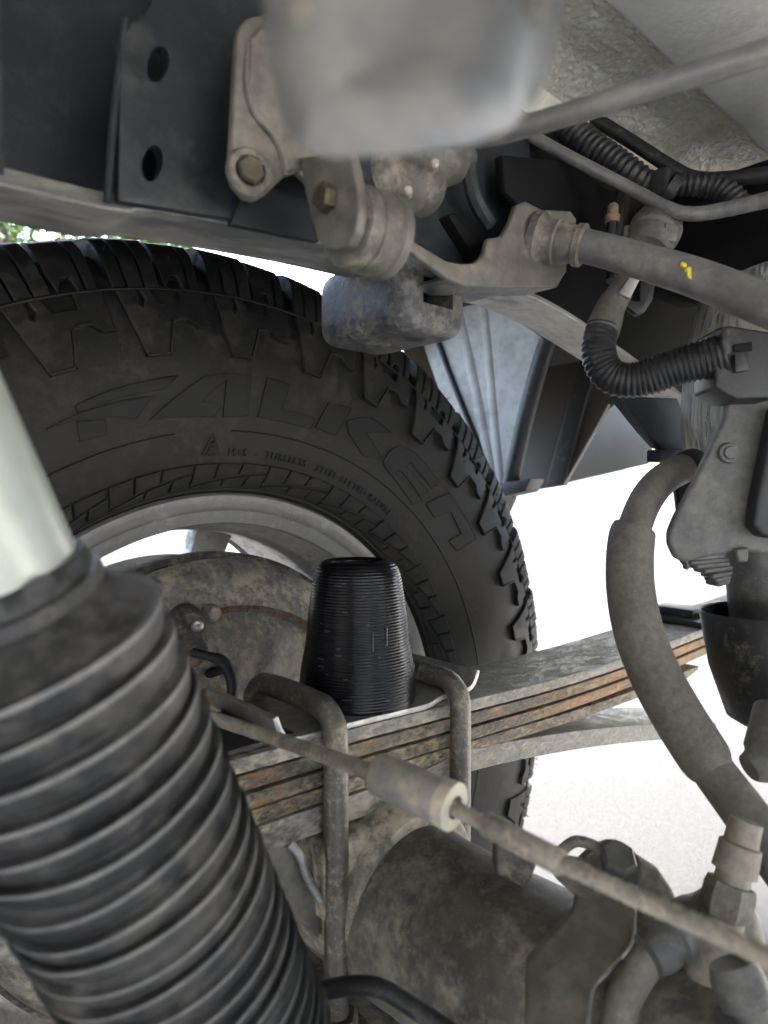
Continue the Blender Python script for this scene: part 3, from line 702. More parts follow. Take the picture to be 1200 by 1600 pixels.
obj('brake_pipe', tube([(*onp(300, 1019, -.020), .0032), (*onp(325, 1025, -.026), .0032), (*onp(345, 1032, -.03), .0042), (*onp(358, 1048, -.032), .0045), (*onp(364, 1075, -.034), .0042), (*onp(357, 1118, -.035), .0042)], 12), M['pad'], bk)

# ================================================================== LEAF SPRING
SYN, SW = -.183, .060
sprg = thing('leaf_spring', 'dusty rust-stained leaf spring pack running towards the rear', 'leaf spring', (0, -.153, .44))
TOP = [U(a, b, Y=SYN) for a, b in ((335, 1192), (500, 1152), (735, 1092), (867, 1065), (979, 1027), (1054, 1002), (1104, 979))]
TOP = [V((-.62, SYN, .512)), V((-.40, SYN, .499)), V((-.22, SYN, .490))]+TOP+[V((.62, SYN, .478)), V((.70, SYN, .49))]
# smooth the traced line
xs = [p.x for p in TOP]; zs = [p.z for p in TOP]
def zt_(x):
    for i in range(len(xs)-1):
        if xs[i] <= x <= xs[i+1]: return zs[i]+(zs[i+1]-zs[i])*(x-xs[i])/(xs[i+1]-xs[i])
    return zs[0] if x < xs[0] else zs[-1]
def zsm(x): return sum(zt_(x+d)*w for d, w in ((-.09, 1), (-.045, 2), (0, 3), (.045, 2), (.09, 1)))/9
def leaf(x0, x1, off, th, nm, m, inset=0., sag=None, taper=.02):
    pts = []; t_ = []; n = 28
    for i in range(n+1):
        x = x0+(x1-x0)*i/n; z = zsm(x)-off-(sag(x) if sag else 0); pts.append(V((x, SYN+inset, z)))
        e = min(x-x0, x1-x); t_.append(th*(1 if e > taper else .45+.55*e/taper))
    return obj(nm, extrude_path(pts, V((0, SW-2*inset, 0)), t_), m, sprg, 40)
T = .0086
leaf(-.62, .70, 0, T-.0014, 'main_leaf', M['spring_top'])
leaf(-.60, .66, T, T-.0012, 'leaf', M['spring_rust'], .0006, lambda x: .002*max(0, (abs(x-.01)-.07))**1.2)
leaf(-.45, .47, 2*T, T-.0012, 'leaf', M['spring_rust'], -.0004, lambda x: .004*max(0, (abs(x-.01)-.07))**1.2)
leaf(-.33, .395, 3*T, T-.0012, 'leaf', M['spring'], .0004, lambda x: .040*max(0, (abs(x-.01)-.09))**1.3)
ov = [(-.36, .400), (-.25, .418), (-.15, .4335), (-.10, .4395)]
ovt = [U(a, b, Y=SYN) for a, b in ((735, 1172), (867, 1147), (960, 1136), (1045, 1131), (1120, 1130))]
op = [V((x, SYN, zsm(x)-4*T-.10*max(0, -x-.16)**1.4)) for x in (-.34, -.25, -.16, -.10, -.04, .02)]+ovt
obj('overload_leaf', extrude_path([V(p) for p in catmull([tuple(p) for p in op], 5)], V((0, SW, 0)), .0135), M['spring_top'], sprg, 40)
obj('leaf_pad', box((-.21, SYN+.004, zsm(-.12)-.001), (-.062, SYN+SW-.004, zsm(-.12)+.0022), .0006), M['pad'], sprg)
cl = U(1070, 935, Y=-.15)
obj('spring_clip', join(box((.40, SYN-.004, zsm(.43)+.0006), (.455, SYN+SW+.003, zsm(.43)+.0055), .001), box((.415, SYN+.015, zsm(.43)+.0055), (.445, SYN+SW-.004, zsm(.43)+.0135), .0015)), M['pad'], sprg, 40)

# U-bolts with the top plate
def u_bolt(X, label, zt2):
    t = thing('u_bolt', label, 'u-bolt', (X, -.153, .36), 'U-bolts clamping the leaf spring')
    yn, yf = -.1905, -.1155; r = .0062; R_ = .014
    path = [(X, yn, .372, r), (X, yn, .42, r), (X, yn, zt2-R_-.006, r)]
    for i in range(1, 7):
        a = math.pi/2*i/6; path.append((X, yn+R_-R_*math.cos(a), zt2-R_+R_*math.sin(a), r))
    path += [(X, -.15, zt2+.0008, r)]
    for i in range(0, 7):
        a = math.pi/2*i/6; path.append((X, yf-R_+R_*math.sin(a), zt2-R_+R_*math.cos(a), r))
    path += [(X, yf, .42, r), (X, yf, .36, r)]
    obj('rod', sweep(resample(catmull(path, 3), .003), 20), M['ubolt'], t, 60)
    vs = []
    pth = [(X, yn, .373-.0006*i, r*(1.0 if i % 2 else .92)) for i in range(0, 40)]
    obj('thread', sweep(pth, 16), M['ubolt'], t, 60)
    w_, h_ = hexbolt((X, yn, .338), (0, 0, 1), .0115, .011); obj('nut', join(w_, h_), M['ubolt'], t)
    return t
zTop = .4985
u_bolt(-.0455, 'bent steel U-bolt left of the black bump stop', zTop+.002)
u_bolt(.0465, 'bent steel U-bolt right of the black bump stop', zTop-.002)
pz = zsm(0)
pl = thing('bump_stop_plate', 'thin zinc plate with upturned ends under the black bump stop', 'plate', (0, -.153, pz))
def plate_curve():
    pts = [(-.0745, .0125), (-.0720, .0060), (-.0685, .0014), (-.062, .0002), (-.05, .0002), (-.034, .0008), (0, .0008), (.026, .0010), (.038, .0040), (.052, .0050), (.062, .0056), (.0665, .0090), (.0690, .0150)]
    c = catmull([(x, SYN-.001, zsm(x)+.0032+z) for x, z in pts], 4)
    return extrude_path([V(p) for p in c], V((0, .066, 0)), .0031)
obj('pressed_plate', plate_curve(), M['zinc'], pl, 40)
bs = thing('bump_stop', 'black ridged 3D-printed bump stop standing on the leaf spring', 'bump stop', (.0, -.153, pz+.004))
b0 = V((.0, -.153, pz+.0042))
prf = [(0, .0300), (.0004, .0318), (.002, .0325), (.010, .0322), (.018, .0315), (.025, .0303), (.032, .0289), (.040, .0282), (.050, .0273), (.060, .0259), (.068, .0247), (.073, .0236), (.0765, .0220), (.0788, .0200), (.0798, .0185), (.0798, .0160), (.0786, .0146), (.070, .0140), (.030, .0138)]
n = 128; prf2 = []
for a, b in zip(prf[:-1], prf[1:]):
    k = max(1, int((b[0]-a[0])/.0012)); prf2 += [(a[0]+(b[0]-a[0])*i/k, a[1]+(b[1]-a[1])*i/k) for i in range(k)]
prf2.append(prf[-1])
g = lathe(b0, (0, 0, 1), prf2, n); rb = random.Random(2)
vs = []
for i, v in enumerate(g[0]):
    d = V((v.x-b0.x, v.y-b0.y, 0)); a = math.atan2(d.y, d.x); lay = i//n
    k = 1+.0030*math.sin(a*8+.6)+.0015*math.sin(a*19+2)+.0010*rb.uniform(-1, 1)*(1 if lay < len(prf2)-6 else 0)+(.0035 if lay % 2 else 0)
    vs.append(V((b0.x+d.x*k*1.03, b0.y+d.y*k*1.03, v.z)))
obj('body', (vs, g[1]), M['printed'], bs, 50)
# little print scars: raised strings
rs = random.Random(9); geos = []
for i in range(46):
    a = rad(rs.uniform(170, 345)); z = rs.uniform(.006, .072); L_ = rs.uniform(.04, .16)
    rr = next(p[1]+(q[1]-p[1])*(z-p[0])/(q[0]-p[0]) for p, q in zip(prf[:-1], prf[1:]) if p[0] <= z <= q[0])
    geos.append(sweep([(b0.x+(rr*1.036+.0001)*math.cos(a+L_*t/3), b0.y+(rr*1.036+.0001)*math.sin(a+L_*t/3), b0.z+z, .00022) for t in range(4)], 5))
for z0, z1, a in ((.036, .046, 262), (.034, .044, 246)):
    a = rad(a); geos.append(sweep([(b0.x+(.0297)*math.cos(a), b0.y+(.0297)*math.sin(a), b0.z+z0+(z1-z0)*t/5, .0003) for t in range(6)], 5))
obj('print_scars', join(*geos), mat('print_scar', (.10, .10, .11), None, None, scale=40, rough=.3), bs, 60, kind='stuff')

# ================================================================== AXLE
ax = thing('axle_housing', 'dusty dark axle tube running from the wheel towards the camera', 'axle', (0, -.3, .385))
obj('tube', lathe((0, -.95, .385), (0, 1, 0), [(0, .085), (.30, .062), (.45, .052), (.60, .0465), (.70, .0435), (.735, .0435), (.745, .0445), (.80, .0445), (.81, .040), (.90, .038), (.93, .042), (.935, .05)], 64), M['axle'], ax, 30)
perch = []
perch.append(box((-.052, -.193, .395), (.056, -.112, .4352), .006, 3))
obj('differential_blocker', lathe((-.13, -.78, .385), (1, 0, 0), [(0, .05), (.02, .11), (.07, .145), (.16, .15), (.22, .12), (.25, .06)], 40), M['axle'], ax, 40)  # unseen bulge, added to block light from behind the camera
obj('spring_perch', join(*perch), M['axle_dusty'], ax, 40)
obj('perch_saddle', lathe((.002, -.200, .392), (0, 1, 0), [(0, .0440), (.004, .0475), (.012, .0495), (.07, .0500), (.085, .047)], 56), M['axle_dusty'], ax, 30)
obj('u_bolt_seat', box((-.062, -.205, .318), (.062, -.10, .334), .004, 3), M['axle_dusty'], ax, 40)
obj('shock_bracket', join(plate([(415, 1330), (455, 1318), (470, 1330), (500, 1400), (500, 1470), (455, 1430), (420, 1380)], (0, .006, 0), .0015, 2, Y=-.182)), M['bracket'], ax, 40)
obj('bracket_edge', tube([(*U(452, 1318, Y=-.184), .0022), (*U(468, 1335, Y=-.186), .0022), (*U(480, 1370, Y=-.187), .002), (*U(500, 1405, Y=-.187), .002)], 8), M['zinc'], ax)
obj('brake_line', tube([(*U(490, 1552, d=.27), .0036), (*U(540, 1541, d=.265), .0036), (*U(590, 1543, d=.262), .0036), (*U(640, 1570, d=.258), .0036), (*U(720, 1625, d=.25), .0036)], 12), M['plastic'], ax)

# brackets on the axle, bottom right
ab = thing('axle_bracket', 'folded dark steel bracket standing on the axle tube', 'bracket', U(900, 1500, d=.26))
nd = lambda b: .262-.052*(b-1403)/237
obj('folded_plate', prism([U(a, b, d=nd(b)) for a, b in [(902, 1403), (988, 1413), (994, 1428), (984, 1473), (922, 1549), (914, 1640), (822, 1640), (824, 1508), (844, 1485), (897, 1427)]], fw*.004, .0013, 3), M['bracket'], ab, 40)
obj('bright_edge', tube([(*U(a, b, d=nd(b)+.001), .0009) for a, b in ((991, 1418), (987, 1470), (952, 1515), (924, 1550), (915, 1640))], 8), M['zinc'], ab)
slot = [(928, 1328), (950, 1326), (985, 1332), (1032, 1362), (1052, 1392), (1068, 1428), (1090, 1465), (1060, 1500), (1000, 1480), (985, 1420), (900, 1404), (866, 1372), (872, 1352), (905, 1350)]
lo = obj('slotted_plate', plate(slot, fw*.006, .002, 3, d=.29), M['cast'], ab, 40)
lp = [(872, 1354), (876, 1332), (898, 1315), (922, 1319), (940, 1330), (930, 1346), (905, 1348), (885, 1346)]
lp3 = [(*U(a, b, d=.291), .0024) for a, b in lp]
obj('strap_loop', sweep(catmull(lp3+[lp3[0]], 5), 10), M['cast'], ab, 60)
w_, h_ = hexbolt(U(962, 1352, d=.288), -fw*.6+V((0, 0, .8)), .0075, .009); obj('bolt', join(w_, h_), M['plastic_grey'], ab)
obj('brown_lug', plate([(776, 1315), (826, 1335), (840, 1352), (832, 1372), (822, 1390), (774, 1368)], fw*.012, .0022, 3, d=.298), M['axle'], ab, 40)

bh = thing('brake_hose', 'grey brake hose looping from the fitting at the bottom right', 'hose', U(1000, 1540, d=.24))
obj('hose', tube([(*U(1062, 1462, d=.235), .006), (*U(1020, 1490, d=.235), .0058), (*U(985, 1540, d=.235), .0058), (*U(968, 1590, d=.235), .0058), (*U(962, 1660, d=.235), .0058)], 16), M['hose'], bh)
a_, b_ = U(1020, 1488, d=.232), U(1062, 1458, d=.236)
obj('collar', lathe(a_, b_-a_, [(-.002, .0068), (.002, .0078), (.006, .0078), (.0065, .0068), (.009, .0068), (.0095, .0085), (.0125, .0085), (.013, .0072), (.016, .0072)], 24), M['plastic_grey'], bh)
bf = thing('pipe_fitting', 'stepped brown breather fitting below the thick grey hose', 'pipe fitting', U(1120, 1420, d=.25))
a_, b_ = U(1100, 1560, d=.246), U(1166, 1282, d=.254); L_ = (b_-a_).length
obj('body', lathe(a_, b_-a_, [(0, 0.0086), (L_*.28, 0.0086), (L_*.45, 0.0071), (L_*.46, 0.0064), (L_*.52, 0.0064), (L_*.525, 0.0074), (L_*.60, 0.0077), (L_*.605, 0.0064), (L_*.70, 0.0061), (L_*.705, 0.0079), (L_*.86, 0.0074), (L_*.87, 0.0061), (L_, 0.0058)], 28), M['fit'], bf, 30)
obj('hex_collar', lathe(a_+(b_-a_)*.46, b_-a_, [(0, 0.0083), (.003, 0.0090), (.009, 0.0090), (.012, 0.0083)], 6), M['cast'], bf, 30)
obj('banjo_block', lump([(U(1130, 1450, d=.262), (.014, .014, .016)), (U(1085, 1450, d=.266), (.013, .012, .012)), (U(1150, 1500, d=.258), (.012, .012, .016))], .002), M['cast'], bf, 40)
a_, b_ = U(1150, 1525, d=.22), U(1185, 1610, d=.215); obj('pipe_union', lathe(a_, b_-a_, [(-.004, .007), (0, .0085), (.008, .0085), (.0085, .0055), (.03, .0055)], 20), M['plastic_grey'], bf, 30)

# ================================================================== SHOCK ABSORBER
sh = thing('shock_absorber', 'shock absorber with pale silver tube and dusty black pleated rubber boot', 'shock absorber', U(330, 1600, d=.205))
S0, S1 = U(368, 1660, d=.222), U(38, 1000, d=.168)       # boot axis, bottom to top
axd = (S1-S0); BL = axd.length; axn = axd.normalized()
def boot():
    prf = []; crest = []; npl = 21
    ws = [.78+.42*(i/(npl-1))**1.2 for i in range(npl)]; tot = sum(ws); s = 0
    for i, w_ in enumerate(ws):
        w_ = w_/tot*BL
        for f, q in ((0, .05), (.07, 0.), (.16, .22), (.32, .48), (.55, .72), (.76, .88), (.87, 1.), (.93, 1.02), (.975, .72)):
            prf.append((s+f*w_, .0318+.0025*q)); crest.append(f in (.76, .87, .93))
        s += w_
    prf += [(BL, .0326), (BL+.0018, .0308), (BL+.0040, .0278), (BL+.0065, .0244), (BL+.009, .0228), (BL+.0095, .0240), (BL+.0130, .0238), (BL+.0135, .0222), (BL+.0175, .0216), (BL+.0180, .0195)]; crest += [False]*10
    N = 112; g = lathe(S0, axd, prf, N); vs = []; rr = random.Random(3)
    tilt = [rr.uniform(-.0006, .0006) for _ in prf]; ph = [rr.uniform(0, 6.28) for _ in range(40)]
    for i, v in enumerate(g[0]):
        t = (v-S0).dot(axn); c = S0+axn*t; d = v-c; a = 2*math.pi*(i % N)/N; k = i//N; p = k//9
        wob = 1+.005*math.sin(a*3+t*40)+.003*math.sin(a*5-t*90)+.003*math.sin(a*2+ph[p % 40])
        vs.append(c+d*wob+axn*(.0005*math.sin(a+ph[p % 40])+.0003*math.sin(a*3+ph[(p+7) % 40])+(.0022*max(0, math.sin(a*7+1)*math.sin(a*4)) if k == len(prf)-2 else 0)))
    return (vs, g[1]), crest, N
g_, crest, N_ = boot()
bo = obj('dust_boot', g_, M['boot'], sh, 60); bo.data.materials.append(M['boot_crest'])
for i, p_ in enumerate(bo.data.polygons):
    if i//N_ < len(crest)-1 and crest[i//N_] and crest[min(i//N_+1, len(crest)-1)]: p_.material_index = 1
t0 = S0+axn*(BL+.014)
# upper tube leans with the boot; slightly eccentric as pushed
t1 = t0+ (axn).normalized()*.22
obj('shock_tube', lathe(t0, t1-t0, [(0, .0194), (.004, .0198), (.20, .0200), (.22, .018)], 64), M['shock'], sh, 30)
obj('shock_body', lathe(S0-axn*.09, axd, [(0, .020), (.01, .0265), (.095, .0265)], 40), M['plastic'], sh, 30)

# ================================================================== FOREGROUND HOUSING (out of focus)
hb = thing('housing', 'blurred dusty grey metal housing hanging close to the lens at the top', 'housing', U(640, 100, d=.095))
out = [(408, -160), (410, 0), (422, 110), (446, 200), (478, 236), (520, 248), (640, 240), (740, 226), (800, 200), (842, 150), (868, 80), (885, -20), (890, -160)]
bm = prism([U(a, b, d=.085) for a, b in out], fw*.032+up*.032, 0)
bm.faces.ensure_lookup_table(); f_ = min((f for f in bm.faces if len(f.verts) == len(out)), key=lambda f: (f.calc_center_median()-CAM).length)
bmesh.ops.inset_region(bm, faces=[f_], thickness=.0051, depth=.003)
bmesh.ops.inset_region(bm, faces=[f_], thickness=.0037, depth=-.001)
bmesh.ops.inset_region(bm, faces=[f_], thickness=.003, depth=-.0017)
obj('shell', bm, M['block'], hb, 80)
for a, b in ((470, 30), (830, 20)):
    p = U(a, b, d=.0832); obj('rivet', lathe(p, -fw, [(-.002, .0019), (.0007, .0019), (.0014, .0012)], 14), M['cast'], hb, 40)
rdE = thing('brake_cable', 'blurred grey cable crossing the top right corner', 'cable', U(950, 170, d=.2))
obj('sheath', tube([(*U(640, 215, d=.26), .0036), (*U(740, 215, d=.24), .0036), (*U(840, 192, d=.225), .0036), (*U(937, 163, d=.215), .0036), (*U(1087, 116, d=.205), .0037), (*U(1260, 62, d=.195), .0038)], 16), M['rod'], rdE)

# ================================================================== HANGER BRACKETS, upper middle
h1 = thing('hanger_plate', 'dusty grey hanger plate with recessed bolt on the rail', 'bracket', U(420, 200, Y=-.232))
hp = obj('plate', plate([(371, 60), (376, 40), (388, 28), (430, 18), (560, 10), (560, 300), (500, 300), (466, 268), (445, 276), (430, 290), (416, 304), (400, 313), (384, 308), (366, 288), (361, 255)], (0, .004, 0), .0012, 3, Y=-.232), M['bracket'], h1, 40)
obj('pressed_ridge', tube([(*U(388, 70, Y=-.2322), .0012), (*U(386, 130, Y=-.2325), .0014), (*U(398, 175, Y=-.2328), .0016), (*U(425, 208, Y=-.2328), .0016), (*U(441, 240, Y=-.2325), .0016), (*U(446, 275, Y=-.2322), .0014)], 10), M['bracket'], h1)
obj('raised_panel', plate([(392, 60), (420, 30), (560, 20), (560, 280), (470, 262), (448, 268), (443, 240), (428, 208), (400, 172), (389, 128)], (0, .003, 0), .0012, 3, Y=-.2345), M['bracket'], h1, 40)
bc = U(388, 272, Y=-.2335)
obj('washer', lathe(bc, (-.25, -1, 0), [(0, .0084), (.002, .0084), (.003, .0075), (.003, .0055), (.001, .0055)], 32), M['cast'], h1, 40)
obj('bolt', lathe(bc+V((0, .0005, 0)), (-.25, -1, 0), [(0, .0052), (.0045, .0052), (.0055, .0044)], 6), M['brass'], h1, 20)
obj('tail_bracket', plate([(380, 300), (404, 305), (468, 268), (500, 378), (360, 350)], (0, .004, 0), .001, 2, Y=-.214), M['dirtblue'], h1, 40)

h2 = thing('shackle_link', 'grey rounded hanger link with hex bolt and rubber bush stack', 'bracket', U(530, 330, X=-.098))
XL = -.098
link = [(466, 245), (476, 300), (486, 345), (494, 372), (506, 388), (524, 392), (544, 384), (556, 362), (561, 330), (558, 290), (552, 262), (546, 235)]
obj('link_plate', plate(link, (.0045, 0, 0), .0013, 3, X=XL), M['bracket'], h2, 40)
cb = U(523, 345, X=XL)
obj('bush', lathe(cb+V((.0045, 0, 0)), (1, 0, 0), [(0, .0125), (.001, .0145), (.006, .0150), (.0068, .0142), (.0075, .0150), (.014, .0152), (.016, .0146), (.0165, .0135), (.018, .0135)], 40), M['cast'], h2, 30)
obj('link_plate', lathe(cb+V((.020, 0, 0)), (1, 0, 0), [(0, .0145), (.001, .0156), (.0045, .0156), (.0052, .0148)], 40), M['bracket'], h2, 30)
bb = U(514, 312, X=XL)
obj('bolt', lathe(bb, (-1, 0, 0), [(0, .0052), (.0035, .0052), (.0045, .0044)], 6), M['brass'], h2, 20)
h3 = thing('cast_hanger', 'dusty cast hanger body with bright rivet spots under the grey housing', 'bracket', U(640, 290, d=.32))
obj('casting', lump([(U(600, 285, d=.325), (.020, .016, .018)), (U(650, 288, d=.328), (.016, .014, .016)), (U(690, 255, d=.33), (.016, .012, .010)), (U(590, 245, d=.325), (.02, .016, .016)), (U(720, 245, d=.335), (.010, .008, .006))], .002), M['cast'], h3, 50)
for a, b in ((581, 304), (637, 298), (679, 256), (612, 317)):
    p = U(a, b, d=.3075); obj('rivet', lathe(p, -fw, [(-.004, .0022), (.001, .0022), (.002, .0014)], 10), M['rivet'], h3, 30)

h4 = thing('exhaust_hanger', 'curved stamped hanger arm carrying a rubber grommet', 'bracket', U(760, 400, Y=-.236))
arm = [(608, 353), (650, 378), (700, 408), (722, 412), (742, 411), (757, 398), (764, 372), (785, 369), (798, 348), (808, 320), (822, 314), (848, 327), (892, 329), (902, 343), (888, 395), (886, 425), (870, 447), (800, 448), (725, 445), (698, 434), (650, 398), (606, 366)]
obj('arm', plate(arm, (0, .004, 0), .0015, 3, Y=-.236), M['bracket'], h4, 40)
obj('folded_lip', plate([(700, 428), (742, 430), (800, 436), (868, 432), (887, 420), (872, 449), (800, 451), (722, 447), (696, 436)], (0, .022, 0), .002, 3, Y=-.2345), M['cup'], h4, 40)
gd = .352
a_, b_ = U(836, 374, d=.357), U(912, 384, d=.345); L_ = (b_-a_).length
obj('grommet', lathe(a_, b_-a_, [(-.002, .0120), (0, .0142), (.004, .0145), (.0055, .0125), (.008, .0112), (.0125, .0112), (.0135, .0104), (.0175, .0104), (.019, .0098), (L_-.004, .0092), (L_-.0035, .0106), (L_-.0005, .0106), (L_, .0096)], 40), M['cast'], h4, 30)
rd = thing('hanger_rod', 'smooth grey rod with a yellow paint mark leaving the grommet', 'rod', U(1050, 425, d=.33))
rod_path = [(*U(908, 383, d=.346), .0083), (*U(960, 396, d=.338), .0084), (*U(1060, 425, d=.322), .0088), (*U(1130, 450, d=.310), .0090), (*U(1230, 490, d=.292), .0092)]
obj('bar', tube(rod_path, 28), M['rod'], rd, 60)
for px, py, r in ((1083, 428, 9), (1091, 437, 6), (1077, 421, 5), (1070, 414, 4), (1067, 412, 3)):
    p = U(px, py, d=.3106); obj('paint_mark', lathe(p, -fw, [(-.0016, r/1050*.31*1.05), (-.0002, r/1050*.31), (.0001, r/1050*.2)], 9), M['yellow'], rd, 60)

# ================================================================== LINES ALONG THE FLOOR, upper right
ln1 = thing('brake_line', 'thin grey hard line bending along the rail below the loom', 'pipe', U(950, 280, d=.4))
obj('pipe', tube([(*U(800, 195, d=.40), .0036), (*U(880, 240, d=.39), .0036), (*U(980, 292, d=.38), .0036), (*U(1040, 324, d=.37), .0037), (*U(1075, 334, d=.365), .0038), (*U(1120, 330, d=.36), .004), (*U(1230, 305, d=.34), .0042)], 12), M['rod'], ln1, 60)
ln2 = thing('fuel_line', 'dark pipe running above the corrugated loom under the bed', 'pipe', U(960, 205, d=.41))
obj('pipe', tube([(*U(830, 128, d=.44), .0042), (*U(960, 205, d=.42), .0042), (*U(1050, 262, d=.405), .0042), (*U(1085, 278, d=.40), .0042), (*U(1130, 280, d=.39), .0043), (*U(1230, 270, d=.37), .0045)], 12), M['plastic'], ln2, 60)
lm = thing('wiring_loom', 'dark corrugated wiring loom clipped under the truck bed', 'loom', U(930, 235, d=.41))
obj('conduit', loom([(*U(800, 140, d=.43), .0085), (*U(860, 178, d=.42), .0088), (*U(920, 225, d=.41), .0090), (*U(985, 270, d=.40), .0085), (*U(1020, 290, d=.398), .0065)], .0042, .12), M['plastic'], lm, 40)
obj('conduit', loom([(*U(1045, 288, d=.395), .0065), (*U(1085, 288, d=.39), .007), (*U(1125, 295, d=.385), .0072), (*U(1160, 325, d=.38), .0072)], .0036, .12), M['plastic'], lm, 40)
a_ = U(1036, 290, d=.392); obj('clip', box(a_-V((.006, .006, .0075)), a_+V((.006, .006, .0085)), .0025, 3), M['pad'], lm, 40)
obj('tie', lathe(U(1048, 296, d=.39), rt*.8-up*.5, [(-.003, .0082), (.003, .0082)], 20), M['pad'], lm, 40)
cn = thing('connector', 'dusty grey cylindrical plug connector beneath the bed pipes', 'connector', U(1020, 370, d=.38))
a_, b_ = U(1008, 398, d=.375), U(1030, 345, d=.385); L_ = (b_-a_).length
obj('plug', lathe(a_, b_-a_, [(0, .0125), (L_*.5, .0128), (L_*.55, .0142), (L_*.78, .0145), (L_*.82, .0135), (L_, .0128)], 28), M['plastic_grey'], cn, 30)
obj('latch', plate([(1040, 345), (1062, 352), (1058, 378), (1036, 375)], fw*.008, .002, 2, d=.366), M['plastic_grey'], cn, 40)
obj('mount_tab', plate([(976, 352), (998, 348), (998, 395), (972, 392)], fw*.003, .001, 2, d=.384), M['bracket'], cn, 40)
obj('cable_tail', tube([(*U(975, 300, d=.395), .0045), (*U(968, 345, d=.39), .0045), (*U(962, 395, d=.39), .0045), (*U(958, 440, d=.385), .004)], 12), M['plastic'], cn)
st = thing('stud', 'small rusty orange stud beside the plug connector', 'stud', U(957, 345, d=.385))
a_, b_ = U(956, 362, d=.385), U(958, 322, d=.385)
obj('shank', lathe(a_, b_-a_, [(-.01, .003), (.006, .003)], 12), M['plastic'], st); obj('tip', lathe(a_, b_-a_, [(.005, .0042), (.009, .0045), (.010, .0032), (.0145, .0030), (.016, .002)], 12), M['orange'], st, 30)
# shaded outboard wall behind
tb = thing('tab_clip', 'pale bare metal tab hooked below the grey rod', 'clip', U(985, 455, d=.365))
obj('tab', plate([(988, 428), (1003, 432), (985, 466), (966, 458)], fw*.003, .0008, 2, d=.362), M['zinc'], tb, 40)
obj('hook', plate([(1000, 440), (1026, 440), (1020, 470), (1008, 488), (996, 492), (978, 478), (984, 468), (1000, 470)], fw*.005, .0015, 2, d=.368), M['plastic'], tb, 40)
gh = thing('corrugated_hose', 'black corrugated conduit bent in a U below the grey rod', 'conduit', U(940, 560, d=.36))
pts = [(966, 462, .372, .0072), (955, 478, .370, .0078), (947, 500, .368, .0088), (940, 520, .366, .0093)]
obj('sleeve', tube([(*U(a, b, d=c), r) for a, b, c, r in [(975, 440, .374, .006)]+pts], 24), M['hose'], gh, 60)
obj('conduit', loom([(*U(a, b, d=c), r) for a, b, c, r in [(942, 510, .366, .0088), (936, 535, .365, .0092), (937, 560, .364, .0093), (950, 584, .362, .0094), (975, 594, .359, .0095), (1010, 590, .355, .0097), (1060, 573, .348, .0099), (1135, 552, .338, .0103)]], .0026, .075), M['plastic'], gh, 40)
ck = thing('conduit_clamp', 'black plastic clamp holding the corrugated hose end', 'clamp', U(1160, 560, d=.34))
obj('block', plate([(1122, 512), (1140, 508), (1215, 520), (1215, 622), (1150, 624), (1118, 606), (1118, 560), (1128, 556)], fw*.024, .003, 3, d=.334), M['plastic'], ck, 40)
obj('latch', plate([(1148, 552), (1170, 549), (1172, 578), (1150, 582)], fw*.006, .0012, 2, d=.3305), M['plastic'], ck, 40)
obj('slot', plate([(1146, 538), (1176, 534), (1176, 548), (1146, 550)], fw*.002, .0004, 1, d=.3332), M['dark'], ck, 40)
obj('rib', plate([(1128, 512), (1142, 510), (1142, 552), (1130, 554)], fw*.006, .001, 2, d=.3305), M['plastic'], ck, 40)
cy = thing('canister', 'weathered fibrous grey canister at the right edge', 'canister', U(1200, 600, d=.44))
cz = U(1262, 600, d=.45)
obj('shell', lathe(cz+V((0, 0, -.075)), (0, 0, 1), [(0, .055), (.004, .066), (.02, .074), (.05, .078), (.10, .076), (.14, .066), (.165, .050), (.18, .03), (.185, .01)], 56), M['canister'], cy, 40)
sb = thing('skid_bracket', 'dusty charcoal triangular plastic bracket at the right edge', 'bracket', U(1130, 780, d=.36))
obj('plate', plate([(1136, 628), (1150, 624), (1192, 620), (1230, 622), (1230, 868), (1155, 862), (1120, 868), (1072, 879), (1056, 872), (1046, 850), (1046, 830), (1056, 806), (1090, 742), (1132, 655)], fw*.006, .003, 3, d=.352), M['plastic_grey'], sb, 40)
obj('bracket_wall', plate([(1195, 640), (1230, 630), (1230, 845), (1175, 838), (1160, 820), (1166, 780)], -fw*.010, .0025, 3, d=.351), M['plastic'], sb, 40)
obj('stud', lathe(U(1138, 708, d=.351), -fw, [(0, .0055), (.0015, .005), (.0016, .0035), (.0028, .003)], 16), M['plastic_grey'], sb, 40)
for i, (a, b, w_) in enumerate(((1078, 876, 62), (1088, 882, 54), (1100, 889, 46), (1112, 897, 34), (1118, 904, 26), (1120, 910, 22))):
    obj('step', plate([(a, b), (a+w_, b-6), (a+w_, b+2), (a+2, b+8)], fw*.014, .0008, 1, d=.356), M['plastic_grey'], sb, 40)
obj('peg', plate([(1070, 874), (1076, 874), (1079, 890), (1073, 891)], fw*.005, .0008, 1, d=.355), M['plastic_grey'], sb, 40)
obj('tab', plate([(1148, 858), (1172, 855), (1170, 878), (1154, 880)], fw*.005, .001, 1, d=.349), M['plastic_grey'], sb, 40)
ps = thing('post', 'dusty grey post standing in the dark cup at the right edge', 'post', U(1180, 1000, d=.40))
a_, b_ = U(1205, 1060, d=.40), U(1192, 850, d=.40)
obj('shaft', lathe(a_, b_-a_, [(-.01, .0195), (.05, .021), (.085, .0215)], 36), M['plastic_grey'], ps, 40)
cpz = thing('cup_bracket', 'dark deep cup-shaped shield at the right edge', 'shield', U(1180, 1040, d=.36))
def cupshape():
    o = U(1222, 1130, d=.375); t_ = U(1215, 955, d=.375); axx = (t_-o); L_ = axx.length
    return lathe(o, axx, [(0, .022), (.004, .028), (L_*.5, .036), (L_, .040), (L_+.0008, .0395), (L_, .0385), (L_*.5, .0345), (.006, .026), (.003, .01)], 48)
